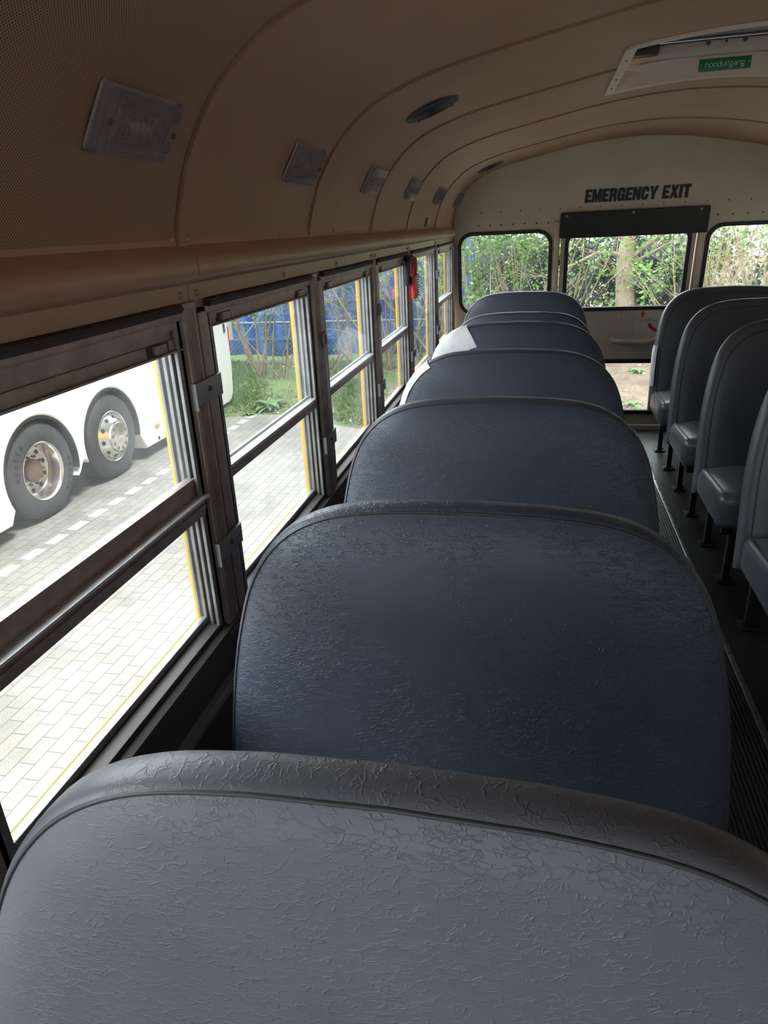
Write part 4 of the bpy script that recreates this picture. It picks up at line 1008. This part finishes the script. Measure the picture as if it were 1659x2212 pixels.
# weeds on the bank
def weed(name, label, x, y, n_, size, group=None, m='weed'):
    z = bank_z(x, y)-.01; t = thing(name, label, 'plant', (x, y, z), group)
    mb = MB()
    for k in range(n_):
        a = 2*pi*k/n_+random.uniform(-.3, .3); el = random.uniform(.25, 1.0); L_ = size*random.uniform(.7, 1.2); d = Vector((cos(a), sin(a), 0)); w = Vector((-sin(a), cos(a), 0)); vs = []; NS = 6
        for i in range(NS+1):
            s_ = i/NS; wd = L_*.23*math.sin(pi*(.12+.88*s_)**.8)**1.0*(1 if i < NS else 0); h_ = L_*(el*s_-.75*s_*s_)*.9
            p = Vector((x, y, z))+d*L_*s_*.9+Vector((0, 0, h_+.02)); vs += [p-w*wd+Vector((0, 0, wd*.25)), p, p+w*wd+Vector((0, 0, wd*.25))]
        fs = []
        for i in range(NS):
            for q in (0, 1): fs.append((i*3+q, i*3+q+1, i*3+4+q, i*3+3+q))
        mb.add(vs, fs)
    obj('leaves', mb, M[m], t, 80); return t
weed('broad_leaf_weed', 'big broad-leaved weed clump in grass behind the coach', -4.72, 9.32, 18, .30, 'broad-leaved weeds')
weed('broad_leaf_weed', 'broad-leaved weed at right of the big clump, by the yellow strip', -4.12, 9.35, 8, .30, 'broad-leaved weeds')
weed('broad_leaf_weed', 'small weed low on the bank below the coach tail', -4.95, 9.0, 8, .16, 'broad-leaved weeds')
weed('broad_leaf_weed', 'single green weed on bare soil seen through low door glass', .78, 9.0, 6, .22, 'broad-leaved weeds')
weed('broad_leaf_weed', 'leafy weed near top of the low door glass', .95, 10.1, 9, .18, 'broad-leaved weeds')
weed('broad_leaf_weed', 'tiny weed at bottom right of the low door glass', 1.05, 8.75, 5, .13, 'broad-leaved weeds')
# grass, straw, pebbles: beyond counting
mb = MB()
def grass_here(x, y): return noise.noise(Vector((x*1.1, y*1.1, 5.5)))+.35*noise.noise(Vector((x*4, y*4, 1)))
cnt = 0
while cnt < 17000:
    x = random.uniform(-6.6, -1.6); y = edge_y(x)+.25+random.random()*2.3
    if grass_here(x, y)+random.gauss(0, .22) < (.02 if x < -3.4 else .16): continue
    p = Vector((x, y, bank_z(x, y)-.005)); a = random.uniform(0, 2*pi); w = Vector((cos(a), sin(a), 0))*.006; hgt = random.uniform(.025, .085); ln = Vector((random.gauss(0, .04), random.gauss(0, .04), hgt))
    mb.add([p-w, p+w, p+ln*.6+w*.6, p+ln, p+ln*.6-w*.6], [(0, 1, 2, 3, 4)]); cnt += 1
tag(obj('grass', mb, M['grassb'], None, 0), 'rough green grass growing over the bank behind the coach', 'grass', kind='stuff')
mb = MB()
for _ in range(900):
    x = random.choice([random.uniform(-5.6, -1.5), random.uniform(-.3, 2.0)]); y = edge_y(x)+.1+abs(random.gauss(0, .9)); p = Vector((x, y, bank_z(x, y)+.008)); a = random.uniform(0, pi); L_ = random.uniform(.06, .34)
    q = p+Vector((cos(a)*L_, sin(a)*L_*.6, 0)); q.z = bank_z(q.x, q.y)+random.uniform(.008, .03); mb.tube([p, (p+q)/2+Vector((0, 0, .01)), q], .0035, 4)
tag(obj('straw_litter', mb, M['dry'], None, 80), 'dry straw and twig litter scattered over the soil bank', 'litter', kind='stuff')
mb = MB()
for _ in range(260):
    x = random.choice([random.uniform(-5.2, -1.5), random.uniform(-.3, 2.0)]); y = edge_y(x)+.1+abs(random.gauss(0, .9)); s_ = random.uniform(.008, .028)
    bm = bmesh.new(); bmesh.ops.create_icosphere(bm, subdivisions=1, radius=s_)
    mb.bm(bm, Matrix.Translation((x, y, bank_z(x, y)+s_*.3)) @ Matrix.Diagonal((1, .8, .6, 1)))
tag(obj('pebbles', mb, M['chalk'], None, 0), 'pale pebbles and shells scattered on the soil bank', 'pebbles', kind='stuff')

# ------------------------------------------------------------------ white coach parked alongside
CX = -5.414
co = thing('coach', 'white coach parked alongside on pavers, two rear wheels showing', 'coach', (CX-1.2, 3, GZ))
W1, W2, WZ, AR = (4.80, -.70), (6.07, -.70), -.70, .565
def arc_down(c, zlow, r):
    a0 = math.asin(max(-1, min(1, (zlow-c[1])/r))); return [(c[0]+r*cos(pi-a0+(2*a0-pi)*i/28), c[1]+r*sin(pi-a0+(2*a0-pi)*i/28)) for i in range(29)]
side_o = [(-6, -1.06), (4.20, -1.06)] + arc_down(W1, -.93, AR) + [(5.43, -.80), (5.47, -.80)] + arc_down(W2, -.85, AR) + [(6.72, -1.05), (9.30, -1.07), (9.42, -1.03), (9.50, -.93), (9.56, -.6), (9.60, .2), (9.60, 2.1), (9.5, 2.25), (-6, 2.25)]
MX = Matrix(((0, 0, 1, CX-1.24), (1, 0, 0, 0), (0, 1, 0, 0), (0, 0, 0, 1)))
mb = MB(); mb.mesh(plate(side_o, [], 2.48, .02), MX); obj('body', mb, M['coach'], co, 30)
mb = MB(); mb.box((CX-2.3, 3.9, -1.0), (CX-.30, 7.1, -.1)); mb.box((CX-2.3, -5.5, -1.0), (CX-.12, 4.15, -.9)); mb.box((CX-2.3, 6.8, -1.0), (CX-.2, 9.2, -.9)); obj('underbody', mb, M['under'], co)
for c in (W1, W2):
    o1 = [(c[0]+AR*cos(rad(a)), c[1]+AR*sin(rad(a))) for a in range(-14, 195, 4)]; i1 = [(c[0]+(AR-.03)*cos(rad(a)), c[1]+(AR-.03)*sin(rad(a))) for a in range(-14, 195, 4)]
    mb = MB(); mb.mesh(plate(o1+i1[::-1], [], .22, .004), Matrix(((0, 0, 1, CX-.115), (1, 0, 0, 0), (0, 1, 0, 0), (0, 0, 0, 1)))); obj('wheel_arch', mb, M['rubber'], co)
MW = lambda c: Matrix(((0, 0, 1, CX-.02), (1, 0, 0, c[0]), (0, 1, 0, c[1]), (0, 0, 0, 1)))
def wheel(c, front):
    m = MW(c); w = thing('wheel', None, None, m.translation-Vector(co.location)); w.parent = co
    mb = MB(); mb.lathe([(.295, -.005), (.31, .004), (.36, .012), (.43, .008), (.475, -.008), (.495, -.03), (.50, -.06), (.50, -.26), (.48, -.29), (.30, -.29)], 56, m)
    ty_ = obj('tyre', mb, M['tyre'], w, 30)
    if not front:
        for wi, a0 in ((0, 152), (1, -22)):
            lm = MB()
            for i, chh in enumerate('apollo'):
                a = rad(a0-i*9.5+24); me = text(chh, .085, .004, .002); mm = m @ Matrix.Rotation(a-pi/2, 4, 'Z') @ Matrix.Translation((0, .405, .0125)); lm.mesh(me, mm)
            obj('lettering', lm, M['tyretext'], ty_, 0)
        mb = MB(); mb.lathe([(.302, .004), (.297, .008), (.285, -.005), (.278, -.03), (.262, -.13), (.255, -.15), (.25, -.155), (.20, -.160), (.165, -.150), (.160, -.140), (.13, -.138), (0, -.138)], 56, m)
        rm = obj('rim', mb, M['rim'], w, 30)
        mb = MB(); mb.lathe([(.125, -.139), (.12, -.105), (.09, -.085), (0, -.08)], 28, m); obj('hub', mb, M['hub'], w)
        for k in range(10):
            a = 2*pi*k/10+.2
            mb = MB(); mb.lathe([(.026, -.1535), (.024, -.149), (0, -.1485)], 14, m @ Matrix.Translation((.212*cos(a), .212*sin(a), -.005)) @ Matrix.Diagonal((1.0, 1.0, 1, 1))); obj('hand_hole', mb, M['under'], w)
            mb = MB(); mb.lathe([(0, .03), (.014, .028), (.017, 0)], 6, m @ Matrix.Translation((.147*cos(a+.3), .147*sin(a+.3), -.14))); obj('wheel_nut', mb, M['hub'], w)
    else:
        mb = MB(); mb.lathe([(.302, .004), (.296, .010), (.285, .0), (.280, -.02), (.270, -.03), (.262, -.02), (.19, .055), (.182, .062), (.175, .085), (.165, .093), (.12, .096), (.108, .102), (.10, .106), (0, .108)], 56, m)
        rm = obj('rim', mb, M['rim'], w, 30)
        for k in range(10):
            a = 2*pi*k/10+.1
            mm = m @ Matrix.Rotation(a, 4, 'Z') @ Matrix.Translation((.229, 0, .0165)) @ Matrix.Rotation(rad(46), 4, 'Y')
            mb = MB(); mb.lathe([(.027, .0), (.025, .004), (0, .0045)], 14, mm @ Matrix.Diagonal((.8, 1, 1, 1))); obj('hand_hole', mb, M['under'], w)
            mb = MB(); mb.lathe([(0, .001), (.013, .0015), (.0165, .006), (.019, .006), (.02, 0)], 14, m @ Matrix.Translation((.142*cos(a+.3), .142*sin(a+.3), .094))); obj('wheel_nut', mb, M['hub'], w)
        mb = MB(); mb.box((-.045, -.003, .107), (.045, .003, .110), .001, m @ Matrix.Rotation(rad(0), 4, 'Z')); obj('cap_bar', mb, M['paper'], w)
wheel(W1, False); wheel(W2, True)
mb = MB()
for k in range(17): mb.box((CX-.02, 8.05, .22-.068*k), (CX+.004, 8.90, .248-.068*k), .002)
obj('louvre_slots', mb, M['slot'], co)
for k, (y, z) in enumerate(((7.02, -.83), (8.93, -.955))):
    mb = MB(); mb.rbox((.02, .105, .045), .009, (CX+.004, y, z), n=3); obj('side_marker', mb, M['orange'], co)
mb = MB(); mb.lathe([(0, .006), (.02, .005), (.026, 0)], 14, Matrix.Translation((CX, 7.03, -1.0)) @ Matrix.Rotation(pi/2, 4, 'Y')); obj('round_reflector', mb, M['slot'], co)
mb = MB(); mb.tube([(CX-.05, 9.66, -.12), (CX-.05, 9.67, .6), (CX-.05, 9.64, 2.0)], .085, 14); obj('corner_post', mb, M['greyp'], co)
mb = MB(); mb.box((CX-.03, 9.55, -.32), (CX+.006, 9.585, .10), .004); obj('tail_lamp', mb, M['red'], co)
mb = MB(); mb.box((CX-.005, 9.40, .03), (CX+.012, 9.46, .16), .004); obj('grab_catch', mb, M['slot'], co)
mb = MB(); mb.box((CX-.3, 6.75, -1.16), (CX-.05, 6.78, -.95)); obj('mud_flap', mb, M['rubber'], co)
